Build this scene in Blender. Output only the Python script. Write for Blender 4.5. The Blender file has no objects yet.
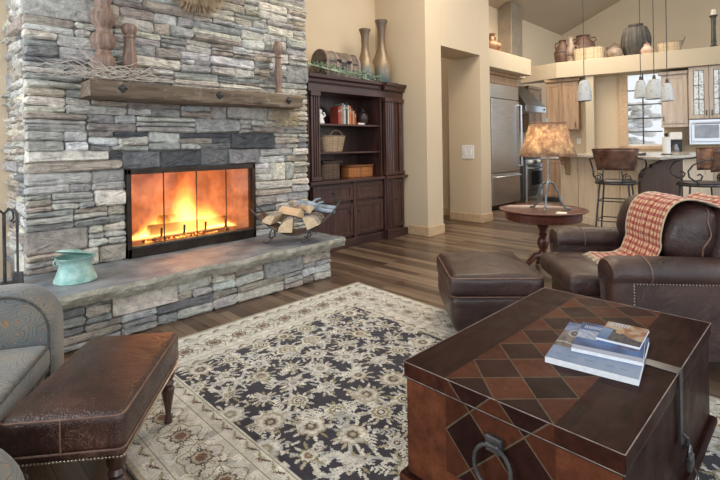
import bpy, bmesh, math, random
import numpy as np
from mathutils import Vector, Matrix
R = random.Random(7)
C = bpy.context.scene.collection
PI = math.pi
AZ = math.radians(44.5)
FW = Vector((math.cos(AZ), math.sin(AZ), 0)); RT = Vector((math.sin(AZ), -math.cos(AZ), 0))
VROT = math.atan2(RT.y, RT.x)                 # local x = to the right of the view, local y = away from it
def cf(lat, d, z=0): return FW*d + RT*lat + Vector((0, 0, z))

# ---------------------------------------------------------------- mesh builder
class MB:
    def __init__(s): s.v = []; s.f = []; s.uv = []; s.col = {}
    def add(s, vs, fs, uvs=None):
        o = len(s.v); s.v += [tuple(p) for p in vs]
        for i, f in enumerate(fs):
            s.f.append(tuple(o+k for k in f)); s.uv.append(uvs[i] if uvs else None)
        return o
    def box(s, x0, x1, y0, y1, z0, z1):
        s.add([(x0,y0,z0),(x1,y0,z0),(x1,y1,z0),(x0,y1,z0),(x0,y0,z1),(x1,y0,z1),(x1,y1,z1),(x0,y1,z1)],
              [(0,3,2,1),(4,5,6,7),(0,1,5,4),(1,2,6,5),(2,3,7,6),(3,0,4,7)]); return s
    def prism(s, poly, z0, z1):
        n = len(poly)
        s.add([(x,y,z0) for x,y in poly]+[(x,y,z1) for x,y in poly],
              [tuple(range(n))[::-1], tuple(range(n,2*n))]+[(i,(i+1)%n,(i+1)%n+n,i+n) for i in range(n)]); return s
    def extrude(s, poly3, vec):
        n = len(poly3); vec = Vector(vec)
        s.add([tuple(p) for p in poly3]+[tuple(Vector(p)+vec) for p in poly3],
              [tuple(range(n))[::-1], tuple(range(n,2*n))]+[(i,(i+1)%n,(i+1)%n+n,i+n) for i in range(n)]); return s
    def lathe(s, prof, c=(0,0,0), n=24, tilt=None):
        vs = []; fs = []; M = tilt or Matrix.Identity(3); c = Vector(c)
        for r, z in prof:
            for i in range(n):
                a = 2*PI*i/n; vs.append(c + M @ Vector((r*math.cos(a), r*math.sin(a), z)))
        for j in range(len(prof)-1):
            for i in range(n):
                k = (i+1)%n; fs.append((j*n+i, j*n+k, (j+1)*n+k, (j+1)*n+i))
        fs.append(tuple(range(n))[::-1]); m = (len(prof)-1)*n; fs.append(tuple(range(m, m+n)))
        s.add(vs, fs); return s
    def tube(s, path, r, n=8, cap=True):
        P = [Vector(p) for p in path]; rs = r if isinstance(r, (list, tuple)) else [r]*len(P)
        vs = []; fs = []; up = None
        for i, p in enumerate(P):
            t = (P[min(i+1,len(P)-1)] - P[max(i-1,0)]).normalized()
            if up is None:
                up = Vector((0,0,1)) if abs(t.z) < .9 else Vector((1,0,0))
            a = (up - t*up.dot(t))
            if a.length < 1e-5: a = t.orthogonal()
            a.normalize(); up = a; b = t.cross(a)
            for k in range(n):
                q = 2*PI*k/n; vs.append(p + (a*math.cos(q)+b*math.sin(q))*rs[i])
        for i in range(len(P)-1):
            for k in range(n):
                l = (k+1)%n; fs.append((i*n+k, i*n+l, (i+1)*n+l, (i+1)*n+k))
        if cap: fs.append(tuple(range(n))[::-1]); m = (len(P)-1)*n; fs.append(tuple(range(m,m+n)))
        s.add(vs, fs); return s
    def grid(s, fn, nu, nv):
        vs = [fn(i/nu, j/nv) for j in range(nv+1) for i in range(nu+1)]; fs = []; uv = []
        for j in range(nv):
            for i in range(nu):
                a = j*(nu+1)+i; fs.append((a, a+1, a+nu+2, a+nu+1))
                uv.append(((i/nu,j/nv),((i+1)/nu,j/nv),((i+1)/nu,(j+1)/nv),(i/nu,(j+1)/nv)))
        s.add(vs, fs, uv); return s
    def loft(s, secs):
        n = len(secs[0]); fs = []
        for j in range(len(secs)-1):
            for i in range(n):
                k = (i+1)%n; fs.append((j*n+i, j*n+k, (j+1)*n+k, (j+1)*n+i))
        fs.append(tuple(range(n))[::-1]); m = (len(secs)-1)*n; fs.append(tuple(range(m,m+n)))
        s.add([p for c in secs for p in c], fs); return s
    def rbox(s, c, h, r=.03, puff=0, n=8, warp=None):
        """box with rounded edges, optionally puffed like a cushion; h = half sizes"""
        c = Vector(c); idx = {}; vs = []; fs = []
        def V(p):
            k = tuple(round(x,5) for x in p)
            if k not in idx:
                P = [p[i]*h[i] for i in range(3)]
                Q = [max(-(h[i]-r), min(h[i]-r, P[i])) for i in range(3)]
                d = Vector([P[i]-Q[i] for i in range(3)])
                q = Vector(Q)+(d.normalized()*r if d.length > 1e-9 else d)
                if puff: q.z += (1 if p[2] > 0 else -.5)*abs(p[2])*puff*(1-p[0]**2)*(1-p[1]**2)
                if warp: q = Vector(warp(q))
                idx[k] = len(vs); vs.append(q+c)
            return idx[k]
        g = [-1+2*i/n for i in range(n+1)]
        g = sorted(set([round(x,5) for x in g]))
        for ax in range(3):
            ga = list(g)
            for sg in (-1, 1):
                o = [k for k in range(3) if k != ax]
                def gl(k):      # extra loops close to the edges so the rounding shows
                    e = min(.9, r/h[k]); ex = [-1+e*t for t in (.3,.65,1)]+[1-e*t for t in (.3,.65,1)]
                    return sorted(set([round(x,5) for x in g if abs(x) < 1-e or abs(x) == 1]+[round(x,5) for x in ex]))
                A, B = gl(o[0]), gl(o[1])
                for i in range(len(A)-1):
                    for j in range(len(B)-1):
                        q = []
                        for (a, b) in ((A[i],B[j]),(A[i+1],B[j]),(A[i+1],B[j+1]),(A[i],B[j+1])):
                            p = [0,0,0]; p[ax] = sg; p[o[0]] = a; p[o[1]] = b; q.append(V(tuple(p)))
                        if (sg > 0) == (ax == 1): q.reverse()
                        fs.append(tuple(q))
        s.add(vs, fs); return s
    def ico(s, c, r, sub=1, sc=(1,1,1), jit=0, rnd=None):
        bm = bmesh.new(); bmesh.ops.create_icosphere(bm, subdivisions=sub, radius=1)
        c = Vector(c); vs = []
        for v in bm.verts:
            j = 1+(rnd or R).uniform(-jit, jit); vs.append(c+Vector((v.co.x*r*sc[0]*j, v.co.y*r*sc[1]*j, v.co.z*r*sc[2]*j)))
        s.add(vs, [tuple(v.index for v in f.verts) for f in bm.faces]); bm.free(); return s
    def xf(s, M):
        s.v = [tuple(M @ Vector(p)) for p in s.v]; return s
    def build(s, name, mat, parent=None, smooth=False, bevel=0, label=None, kind=None, solid=0, loc=None, rotz=0, sub=0):
        me = bpy.data.meshes.new(name); me.from_pydata(s.v, [], s.f); me.validate(clean_customdata=False)
        if any(u for u in s.uv) and len(me.polygons) == len(s.uv):
            L = me.uv_layers.new(name='uv')
            for p, u in zip(me.polygons, s.uv):
                if u:
                    for li, c in zip(p.loop_indices, u): L.data[li].uv = c
        bm = bmesh.new(); bm.from_mesh(me); bmesh.ops.recalc_face_normals(bm, faces=bm.faces); bm.to_mesh(me); bm.free()
        if smooth:
            for p in me.polygons: p.use_smooth = True
        me.materials.append(mat)
        o = bpy.data.objects.new(name, me); C.objects.link(o)
        if parent: o.parent = parent
        if loc: o.location = loc
        o.rotation_euler.z = rotz
        if solid: m = o.modifiers.new('s', 'SOLIDIFY'); m.thickness = solid; m.offset = 0
        if bevel: m = o.modifiers.new('b', 'BEVEL'); m.width = bevel; m.segments = 2; m.limit_method = 'ANGLE'; m.angle_limit = math.radians(40)
        if sub: m = o.modifiers.new('u', 'SUBSURF'); m.levels = sub; m.render_levels = sub
        if smooth and not sub:
            try: me.set_sharp_from_angle(angle=math.radians(42))
            except Exception: pass
        if label: o['label'] = label
        if kind: o['kind'] = kind
        return o
def thing(name, label, cat, loc=(0,0,0), rotz=0, group=None):
    o = bpy.data.objects.new(name, None); C.objects.link(o); o.empty_display_size = .05
    o.location = loc; o.rotation_euler.z = rotz; o['label'] = label; o['category'] = cat
    if group: o['group'] = group
    return o
def tag(o, label, cat, group=None):
    o['label'] = label; o['category'] = cat
    if group: o['group'] = group
    return o
def struct(o): o['kind'] = 'structure'; return o
def dup(root, loc, rotz, label, group=None):
    r = root.copy(); C.objects.link(r); r.location = loc; r.rotation_euler.z = rotz; r['label'] = label
    if group: r['group'] = group
    for ch in list(root.children):
        c = ch.copy(); C.objects.link(c); c.parent = r
        for g in list(ch.children):
            d = g.copy(); C.objects.link(d); d.parent = c
    return r
def obox(name, m, x0,x1,y0,y1,z0,z1, parent=None, bevel=.004, **k):
    return MB().box(x0,x1,y0,y1,z0,z1).build(name, m, parent, bevel=bevel, **k)
def arc(c, r, a0, a1, n, ax=(0,2)):
    out = []
    for i in range(n+1):
        a = a0+(a1-a0)*i/n; p = list(c); p[ax[0]] += r*math.cos(a); p[ax[1]] += r*math.sin(a); out.append(tuple(p))
    return out
def spiral(c, r0, r1, a0, a1, n, ax=(0,2)):
    out = []
    for i in range(n+1):
        t = i/n; a = a0+(a1-a0)*t; r = r0+(r1-r0)*t; p = list(c); p[ax[0]] += r*math.cos(a); p[ax[1]] += r*math.sin(a); out.append(tuple(p))
    return out

# ---------------------------------------------------------------- materials
class NT:
    def __init__(s, name):
        s.m = bpy.data.materials.new(name); s.m.use_nodes = True; s.t = s.m.node_tree; s.n = s.t.nodes; s.l = s.t.links
        s.n.clear(); s.out = s.n.new('ShaderNodeOutputMaterial')
    def new(s, t, **k):
        x = s.n.new(t)
        for a, b in k.items(): setattr(x, a, b)
        return x
    def link(s, a, b): s.l.new(a, b)
    def coord(s, scale=(1,1,1), kind='Object', rot=(0,0,0)):
        c = s.new('ShaderNodeTexCoord'); m = s.new('ShaderNodeMapping'); m.inputs['Scale'].default_value = scale; m.inputs['Rotation'].default_value = rot
        s.link(c.outputs[kind], m.inputs['Vector']); return m.outputs[0]
    def noise(s, vec, scale, detail=4, rough=.55, dist=0):
        x = s.new('ShaderNodeTexNoise'); x.inputs['Scale'].default_value = scale; x.inputs['Detail'].default_value = detail
        x.inputs['Roughness'].default_value = rough; x.inputs['Distortion'].default_value = dist; s.link(vec, x.inputs['Vector']); return x.outputs[0]
    def ramp(s, fac, stops, interp='LINEAR'):
        x = s.new('ShaderNodeValToRGB'); x.color_ramp.interpolation = interp; e = x.color_ramp.elements
        while len(e) < len(stops): e.new(.5)
        for el, (p, c) in zip(e, stops): el.position = p; el.color = (c[0],c[1],c[2],1) if not isinstance(c,(int,float)) else (c,c,c,1)
        s.link(fac, x.inputs[0]); return x.outputs[0]
    def mix(s, fac, a, b, mode='MIX'):
        x = s.new('ShaderNodeMix', data_type='RGBA', blend_type=mode)
        for i, v in ((0,fac),(6,a),(7,b)):
            if hasattr(v, 'type'): s.link(v, x.inputs[i])
            else: x.inputs[i].default_value = v if i == 0 else (v[0],v[1],v[2],1)
        return x.outputs[2]
    def math(s, op, a, b=None, c=None):
        x = s.new('ShaderNodeMath', operation=op)
        for i, v in enumerate((a,b,c)):
            if v is None: continue
            if hasattr(v, 'type'): s.link(v, x.inputs[i])
            else: x.inputs[i].default_value = v
        return x.outputs[0]
    def bump(s, h, strength=.3, dist=.01):
        x = s.new('ShaderNodeBump'); x.inputs['Strength'].default_value = strength; x.inputs['Distance'].default_value = dist
        s.link(h, x.inputs['Height']); return x.outputs[0]
    def bsdf(s, col, rough=.5, metal=0, normal=None, coat=0, spec=.5, sheen=0, coatr=.15):
        b = s.new('ShaderNodeBsdfPrincipled')
        def st(nm, v):
            if hasattr(v, 'type'): s.link(v, b.inputs[nm])
            elif isinstance(v, (tuple, list)): b.inputs[nm].default_value = (v[0],v[1],v[2],1)
            else: b.inputs[nm].default_value = v
        st('Base Color', col); st('Roughness', rough); st('Metallic', metal); st('Coat Weight', coat); st('Coat Roughness', coatr); st('Specular IOR Level', spec); st('Sheen Weight', sheen)
        if normal is not None: s.link(normal, b.inputs['Normal'])
        s.link(b.outputs[0], s.out.inputs[0]); return b
def simple(name, c1, c2=None, rough=.5, metal=0, scale=8, bump=.15, bdist=.004, coat=0, stretch=(1,1,1), spec=.5, detail=5, sheen=0, lo=.35, hi=.65):
    t = NT(name); v = t.coord(stretch); nz = t.noise(v, scale, detail)
    col = t.ramp(nz, [(lo,c1),(hi,c2 or c1)])
    nm = t.bump(t.noise(v, scale*4, 4), bump, bdist) if bump else None
    t.bsdf(col, rough, metal, nm, coat, spec, sheen); return t.m
def wood(name, c1, c2, c3=None, axis=0, rough=.45, scale=1, coat=0, bump=.2, knots=0, wear=None):
    """grain runs along axis"""
    t = NT(name); st = [14*scale]*3; st[axis] = 1.1*scale; v = t.coord(tuple(st))
    g = t.noise(v, 2.2, 7, .62, .6); v2 = t.coord((1,1,1)); big = t.noise(v2, 1.7*scale, 3)
    col = t.ramp(g, [(.3,c1),(.55,c2),(.75,c3 or c2)])
    col = t.mix(t.ramp(big, [(.35,0),(.7,.45)]), col, c1)
    if knots:
        vo = t.new('ShaderNodeTexVoronoi'); vo.inputs['Scale'].default_value = knots
        s2 = [1.6,1.6,1.6]; s2[axis] = .7; t.link(t.coord(tuple(s2)), vo.inputs['Vector'])
        k = t.ramp(vo.outputs['Distance'], [(.05,1),(.13,0)]); col = t.mix(k, col, tuple(x*.35 for x in c1))
    if wear:
        w = t.ramp(t.noise(v2, 9, 6, .7), [(.55,0),(.72,1)]); col = t.mix(w, col, wear)
    t.bsdf(col, rough, 0, t.bump(g, bump, .003), coat); return t.m
def emit(name, c, s):
    t = NT(name); e = t.new('ShaderNodeEmission'); e.inputs[0].default_value = (*c,1); e.inputs[1].default_value = s; t.link(e.outputs[0], t.out.inputs[0]); return t.m
def colattr(name, rough=.9, bump=None, spec=.4, sheen=0, grain=0):
    """colour stored per stone / per knot of wool in the mesh itself"""
    t = NT(name); a = t.new('ShaderNodeVertexColor'); a.layer_name = 'Col'; v = t.coord()
    col = a.outputs[0]
    if grain:
        col = t.mix(1, col, t.ramp(t.noise(v, grain, 8, .7), [(.28,(.50,.50,.51)),(.5,(.98,.97,.94)),(.72,(1.38,1.36,1.30))]), 'MULTIPLY')
    nm = t.bump(t.noise(v, bump[0], 8, .65), bump[1], bump[2]) if bump else None
    t.bsdf(col, rough, 0, nm, 0, spec, sheen); return t.m
def setcol(o, cols):
    """cols: one colour per face"""
    me = o.data; a = me.color_attributes.new('Col', 'FLOAT_COLOR', 'CORNER'); arr = np.ones((len(me.loops),4), dtype=np.float32)
    cnt = np.empty(len(me.polygons), dtype=np.int32); me.polygons.foreach_get('loop_total', cnt)
    arr[:,:3] = np.repeat(np.asarray(cols, dtype=np.float32), cnt, axis=0); a.data.foreach_set('color', arr.ravel())

M = {}
def wallpaint(name, c):
    t = NT(name); v = t.coord(); nz = t.noise(v, 1.2, 4); col = t.ramp(nz, [(.3, c), (.7, tuple(x*1.06 for x in c))])
    t.bsdf(col, .85, 0, t.bump(t.noise(v, 60, 3), .15, .003), 0, .2); return t.m
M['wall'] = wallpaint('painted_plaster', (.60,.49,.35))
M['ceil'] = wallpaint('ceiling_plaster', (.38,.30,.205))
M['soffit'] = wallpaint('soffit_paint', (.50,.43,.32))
M['slate_edge'] = simple('cleft_slate_edge', (.24,.23,.19), (.44,.42,.35), .85, 0, 9, 1, .02)
M['slate'] = simple('hearth_slate', (.13,.145,.165), (.27,.29,.31), .5, 0, 5, .9, .012, spec=.5)
M['iron'] = simple('wrought_iron', (.05,.05,.055), (.10,.095,.09), .5, .6, 20, .3)
M['bronze'] = simple('dark_bronze', (.035,.025,.022), (.06,.045,.035), .4, .7, 12, .1)
M['steel'] = simple('brushed_steel', (.56,.61,.67), (.68,.73,.79), .33, 1, 3, .04, stretch=(1,1,30))
M['steeld'] = simple('dark_steel', (.20,.21,.23), (.30,.31,.33), .32, 1, 5, .05)
M['black'] = simple('black_enamel', (.012,.012,.013), (.02,.02,.02), .3, 0, 5, 0)
M['white'] = simple('white_ceramic', (.75,.75,.74), (.85,.85,.85), .3, 0, 6, .05)
M['cherry'] = wood('dark_cherry', (.026,.011,.009), (.078,.033,.026), (.14,.062,.048), 2, .33, 1, .25)
M['cherryx'] = wood('dark_cherry_rail', (.026,.011,.009), (.072,.030,.024), (.12,.052,.040), 0, .33, 1, .25)
M['knotty'] = wood('knotty_alder', (.25,.15,.085), (.40,.265,.165), (.50,.355,.23), 2, .5, .7, 0, .1, 3)
M['washed'] = wood('whitewashed_wood', (.42,.34,.28), (.56,.48,.41), (.66,.58,.50), 2, .55, .7, 0, .1)
M['island'] = wood('pale_knotty_board', (.60,.47,.33), (.80,.67,.50), (.88,.77,.60), 2, .6, .6, 0, .15, 2.6)
M['base'] = wood('fir_baseboard', (.45,.31,.18), (.60,.43,.27), (.66,.5,.33), 0, .5, .8)
M['mantel'] = wood('weathered_beam', (.075,.052,.036), (.19,.14,.095), (.30,.24,.18), 0, .75, .6, 0, .8, 2.2, (.30,.26,.22))
M['turned'] = wood('worn_turned_wood', (.12,.070,.052), (.28,.185,.14), (.44,.33,.27), 2, .6, 1.2, 0, .4, 0, (.30,.26,.235))
M['table'] = wood('mahogany_table', (.045,.014,.010), (.12,.035,.022), (.18,.055,.032), 0, .30, 1, .1)
M['shade_groove_wood'] = wood('shaded_bracket_groove_wood', (.055,.028,.018), (.11,.060,.040), None, 2, .5)  # bracket's shade put into a darker wood colour; also the board grooves
M['twig'] = simple('grey_twigs', (.40,.36,.31), (.66,.61,.55), .8, 0, 30, 0)
M['straw'] = simple('dry_straw', (.42,.33,.19), (.60,.50,.33), .85, 0, 30, 0)
M['granite'] = simple('granite', (.38,.34,.30), (.62,.56,.48), .18, 0, 40, 0, coat=.3)
M['brick'] = simple('firebrick', (.26,.14,.09), (.62,.40,.27), .9, 0, 5, .5)
M['logend'] = wood('split_wood', (.52,.38,.22), (.74,.58,.38), (.80,.66,.46), 1, .8)
M['bark'] = simple('bark', (.24,.20,.17), (.44,.40,.36), .9, 0, 18, .8, .01)
M['char'] = simple('charred_log', (.012,.010,.009), (.07,.04,.03), .9, 0, 14, .8, .01)
M['verdigris'] = simple('verdigris_copper', (.16,.36,.33), (.42,.60,.55), .6, .2, 14, .4, .006, lo=.3, hi=.62)
M['copper'] = simple('hammered_copper', (.10,.05,.035), (.26,.145,.10), .42, .55, 9, .6, .006)
M['page'] = simple('page_edges', (.72,.74,.78), (.82,.84,.88), .6, 0, 60, 0)
M['cream'] = simple('cream_candle', (.78,.70,.55), (.85,.78,.65), .5, 0, 5, 0)

def leather(name, c1, c2, c3, rough=.33, scratch=0):
    t = NT(name); v = t.coord(); big = t.noise(v, 3.2, 6, .65, .8)
    col = t.ramp(big, [(.3,c1),(.52,c2),(.72,c3)])
    w = t.new('ShaderNodeTexVoronoi', feature='DISTANCE_TO_EDGE'); w.inputs['Scale'].default_value = 130; t.link(v, w.inputs['Vector'])
    h = t.math('ADD', t.math('MULTIPLY', t.ramp(w.outputs['Distance'], [(0,0),(.2,1)]), .12), t.math('MULTIPLY', t.noise(v, 5, 5, .6, 1.5), 1.6))
    if scratch:
        s1 = t.noise(t.coord((40,3,3), rot=(0,0,.7)), 2.2, 5, .6, 2.5); s2 = t.noise(t.coord((3,44,3), rot=(0,0,.3)), 2.0, 5, .6, 2.5)
        s = t.math('MAXIMUM', t.ramp(s1, [(.485,0),(.5,1),(.515,0)]), t.ramp(s2, [(.487,0),(.5,1),(.513,0)]))
        s = t.math('MULTIPLY', s, t.ramp(t.noise(v, 4, 3), [(.45,0),(.65,1)]))
        col = t.mix(t.math('MULTIPLY', s, scratch), col, (.34,.20,.15))
    rr = t.ramp(t.noise(v, 7, 5), [(.3,rough-.07),(.7,rough+.12)])
    t.bsdf(col, rr, 0, t.bump(h, .5, .014), .15, .6); return t.m
M['leather'] = leather('brown_leather', (.022,.010,.009), (.045,.021,.018), (.090,.045,.037), .33)
M['leather2'] = leather('worn_oxblood_leather', (.014,.006,.005), (.040,.015,.011), (.095,.038,.025), .30, .75)
M['piping'] = simple('leather_piping', (.14,.075,.055), (.22,.13,.10), .45, 0, 20, 0)
M['nail'] = simple('brass_nailhead', (.42,.36,.28), (.6,.52,.42), .3, 1, 30, 0)
# ---------------------------------------------------------------- the setting
def plank_floor():
    t = NT('oak_planks'); c = t.coord(rot=(0,0,PI/2)); br = t.new('ShaderNodeTexBrick'); t.link(c, br.inputs['Vector'])
    br.inputs['Scale'].default_value = 1; br.inputs['Brick Width'].default_value = 1.35; br.inputs['Row Height'].default_value = .085
    br.inputs['Mortar Size'].default_value = .0022; br.inputs['Mortar Smooth'].default_value = .1; br.offset = .37
    br.inputs['Color1'].default_value = (0,0,0,1); br.inputs['Color2'].default_value = (1,1,1,1); br.inputs['Mortar'].default_value = (.5,.5,.5,1)
    pc = t.ramp(br.outputs[0], [(0,(.060,.036,.023)),(.35,(.110,.070,.045)),(.7,(.165,.112,.075)),(1,(.23,.165,.115))])
    g = t.noise(t.coord((16,1.2,1)), 2.4, 8, .65, .5)
    col = t.mix(1, pc, t.ramp(g, [(.3,(.62,.6,.58)),(.7,(1.3,1.28,1.25))]), 'MULTIPLY')
    col = t.mix(br.outputs['Fac'], col, (.03,.02,.015))
    h = t.math('SUBTRACT', t.math('MULTIPLY', g, .5), br.outputs['Fac'])
    t.bsdf(col, t.ramp(g, [(.3,.26),(.7,.42)]), 0, t.bump(h, .25, .003), .1); return t.m
M['floor'] = plank_floor()
struct(MB().box(-3,11.25,-4,7.5,-.1,0).build('floor', M['floor']))
YK = 5.05; zc = lambda y: 4.30+.5*(YK-y)
t_ = MB(); t_.add([(-3,YK,zc(YK)),(15,YK,zc(YK)),(15,-1.5,zc(-1.5)),(-3,-1.5,zc(-1.5)),(-3,YK,zc(YK)+.15),(15,YK,zc(YK)+.15),(15,-1.5,zc(-1.5)+.15),(-3,-1.5,zc(-1.5)+.15)],
                  [(0,1,2,3),(7,6,5,4),(0,4,5,1),(1,5,6,2),(2,6,7,3),(3,7,4,0)])
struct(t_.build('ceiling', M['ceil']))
struct(obox('wall_back', M['wall'], -3,5.06,4.62,4.8,0,4.45, bevel=0))
# block that carries the passage: short return beside the bookcase, header and right pier
struct(obox('wall_return', M['wall'], 5.06,5.42,3.70,4.8,0,4.9, bevel=.006))
struct(obox('wall_header', M['wall'], 5.42,6.49,3.70,4.2,2.64,4.9, bevel=.004))
struct(obox('wall_pier', M['wall'], 6.49,6.79,3.70,4.3,0,4.9, bevel=.006))
struct(obox('wall_hall', M['wall'], 6.79,6.95,4.3,7.2,0,4.3, bevel=0))
struct(obox('wall_hall_end', M['wall'], 5.2,6.95,7.2,7.4,0,4.3, bevel=0))
struct(obox('wall_hall_left', M['wall'], 5.26,5.42,4.8,7.2,0,4.3, bevel=0))
struct(obox('wall_kitchen_left', M['wall'], 6.9,13.6,YK,YK+.15,0,4.45, bevel=0))
def bb(name, x0,x1,y0,y1): struct(obox(name, M['base'], x0,x1,y0,y1,.0,.135, bevel=.008))
bb('baseboard_return', 5.042,5.43,3.682,3.70); bb('baseboard_return_side', 5.042,5.06,3.70,4.02); bb('baseboard_reveal', 5.42,5.438,3.70,4.7)
bb('baseboard_pier', 6.472,6.805,3.682,3.70); bb('baseboard_pier_reveal', 6.472,6.49,3.70,4.3); bb('baseboard_pier_end', 6.79,6.808,3.70,4.3); bb('baseboard_hall', 6.772,6.79,4.3,7.2)
sw = thing('light_switch', 'white double light switch plate on the right jamb of the passage', 'light switch', (6.49,3.94,1.12))
obox('switch_plate', M['white'], -.012,0,-.11,.11,-.11,.11, sw, .004)
for k in (-.05,.05): obox('rocker', M['white'], -.020,-.012,k-.022,k+.022,-.05,.05, sw, .003)

# kitchen frame: s runs along the plant ledge to the right, t goes away from the room
P0 = Vector((9.88,3.56,0)); KU = Vector((.2021,-.9794,0)); KN = Vector((.9794,.2021,0)); KROT = math.atan2(KU.y, KU.x)
K = Matrix(((KU.x,KN.x,0,P0.x),(KU.y,KN.y,0,P0.y),(0,0,1,0),(0,0,0,1)))
def kp(s, t, z=0): return K @ Vector((s,t,z))
def kthing(name, label, cat, s, t, z, group=None, rot=0): return thing(name, label, cat, kp(s,t,z), KROT+rot, group)
# inside a kthing: local x = s, local y = t (to be used with xk: mirrored handedness is avoided by y = t)
# gable wall far behind the ledge
g0 = Vector((13.4,5.05,0))
mb = MB(); a = g0; b = g0+KU*7.5; up = Vector((0,0,3.5))
mb.add([a+up,b+up,b+KN*.15+up,a+KN*.15+up,a+Vector((0,0,zc(a.y))),b+Vector((0,0,min(zc(b.y),9))),b+KN*.15+Vector((0,0,zc(b.y))),a+KN*.15+Vector((0,0,zc(a.y)))],
       [(0,1,5,4),(1,2,6,5),(2,3,7,6),(3,0,4,7),(4,5,6,7),(0,3,2,1)])
struct(mb.build('wall_gable', M['wall']))
# plant ledge with deep top, plus the soffit over the fridge
def kprism(poly, z0, z1): return MB().prism([tuple(kp(s,t).to_2d()) for s,t in poly], z0, z1)
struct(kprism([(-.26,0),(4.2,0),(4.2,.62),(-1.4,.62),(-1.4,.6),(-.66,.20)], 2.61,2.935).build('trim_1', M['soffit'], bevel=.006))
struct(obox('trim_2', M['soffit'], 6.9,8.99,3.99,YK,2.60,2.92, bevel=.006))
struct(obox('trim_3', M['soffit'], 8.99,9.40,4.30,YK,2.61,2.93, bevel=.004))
struct(kprism([(-.25,.47),(.86,.47),(.86,.6),(-.25,.6)], 0,2.61).build('wall_kitchen_back', M['wall']))
struct(kprism([(.28,.05),(.43,.05),(.43,.47),(.28,.47)], 1.0,2.61).build('wall_kitchen_post', M['soffit'], bevel=.004))
struct(kprism([(.86,.47),(1.62,.47),(1.62,.6),(.86,.6)], 0,1.15).build('wall_kitchen_sill', M['wall']))
struct(kprism([(1.62,.47),(3.7,.47),(3.7,.6),(1.62,.6)], 0,2.61).build('wall_kitchen_right', M['wall']))
# window
def kbox(s0,s1,t0,t1,z0,z1): return kprism([(s0,t0),(s1,t0),(s1,t1),(s0,t1)], z0, z1)
w = struct(kbox(.86,1.01,.42,.6,1.10,2.61).build('window_1', M['base']))
kbox(.86,1.66,.42,.6,1.09,1.15).build('window_sill', M['base'], w)
kbox(1.01,1.60,.46,.50,1.15,1.19).build('window_frame', M['white'], w)
mm = MB()
for s_ in (1.275,): m2 = kbox(s_-.012,s_+.012,.47,.50,1.15,2.61); mm.add(m2.v, m2.f)
for z_ in (1.44,1.71,1.99,2.28): m2 = kbox(1.0,1.6,.47,.50,z_-.011,z_+.011); mm.add(m2.v, m2.f)
mm.build('window_muntins', M['iron'], w)
tg = NT('window_glass'); tr = tg.new('ShaderNodeBsdfTransparent'); gl = tg.new('ShaderNodeBsdfGlossy'); gl.inputs['Roughness'].default_value = .02; mx = tg.new('ShaderNodeMixShader'); mx.inputs[0].default_value = .06
tg.link(tr.outputs[0], mx.inputs[1]); tg.link(gl.outputs[0], mx.inputs[2]); tg.link(mx.outputs[0], tg.out.inputs[0]); M['glass'] = tg.m
kbox(1.01,1.6,.50,.505,1.17,2.61).build('window_pane', M['glass'], w)
# snowy shrubs outside the window
snow = simple('snow_on_branches', (.55,.60,.62), (.93,.94,.95), .8, 0, 7, .6, .03, lo=.34, hi=.48)
struct(obox('snowy_ground', simple('snow_ground', (.85,.87,.9), (.93,.94,.95), .9, 0, 2, .3, .05), 11.3,24,-8,12,-.35,-.05, bevel=0))  # snow-covered ground outside the kitchen window
for i,(s_,t_2,h_,r_,lb) in enumerate(((.9,5.2,2.3,1.0,'low snow-covered shrub outside the kitchen window'),(2.4,7.2,3.4,1.5,'taller snow-covered shrub farther outside the kitchen window'))):
    mb = MB(); rr = random.Random(i)
    for k in range(60):
        mb.ico((rr.uniform(-r_,r_), rr.uniform(-.5,.5), rr.uniform(.1,h_)), rr.uniform(.10,.26), 2, (1.5,1,.5), .15, rr)
    tag(mb.build('snowy_shrub', snow, loc=kp(s_,t_2,0), smooth=True), lb, 'shrub')
# ---------------------------------------------------------------- ledgestone
M['stone'] = colattr('ledgestone', .85, (20,1,.022), .3, 0, 17)
PAL = [((.46,.45,.43),4),((.55,.54,.51),4),((.41,.41,.40),3),((.33,.335,.335),2.0),((.46,.41,.35),3),((.38,.34,.30),2.5),((.60,.57,.51),3),((.34,.31,.29),.8),((.23,.235,.245),1.1),((.60,.61,.61),2.5)]
def pick(rr, dark=False):
    if dark: c = rr.choice([(.10,.105,.115),(.15,.155,.165),(.22,.225,.23)])
    else: c = rr.choices([p for p,_ in PAL],[w for _,w in PAL])[0]
    k = rr.uniform(.95,1.22); return tuple(x*k*rr.uniform(.97,1.03) for x in c)
def layout(rr, u0, u1, v0, v1, band=(.09,.17)):
    """bands of ledgestone; every band splits into cells of one, two or three stones"""
    out = []; v = v0
    while v < v1-.02:
        h = rr.uniform(*band)
        if v1-(v+h) < band[0]*.8: h = v1-v
        u = u0
        while u < u1-.01:
            w = rr.uniform(.13,.50)
            if u1-(u+w) < .12: w = u1-u
            k = rr.choices([1,2,3],[1.0,4,3.4])[0]
            if h < .075: k = 1
            cuts = [0]+sorted(min(max((i+rr.uniform(-.22,.22))/k,.15),.85) for i in range(1,k))+[1]
            for i in range(k):
                a, b = v+h*cuts[i], v+h*cuts[i+1]
                if w > .26 and rr.random() < .35:
                    m = u+w*rr.uniform(.35,.65); out += [(u,m,a,b),(m,u+w,a,b)]
                else: out.append((u,u+w,a,b))
            u += w
        v += h
    return out
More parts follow.
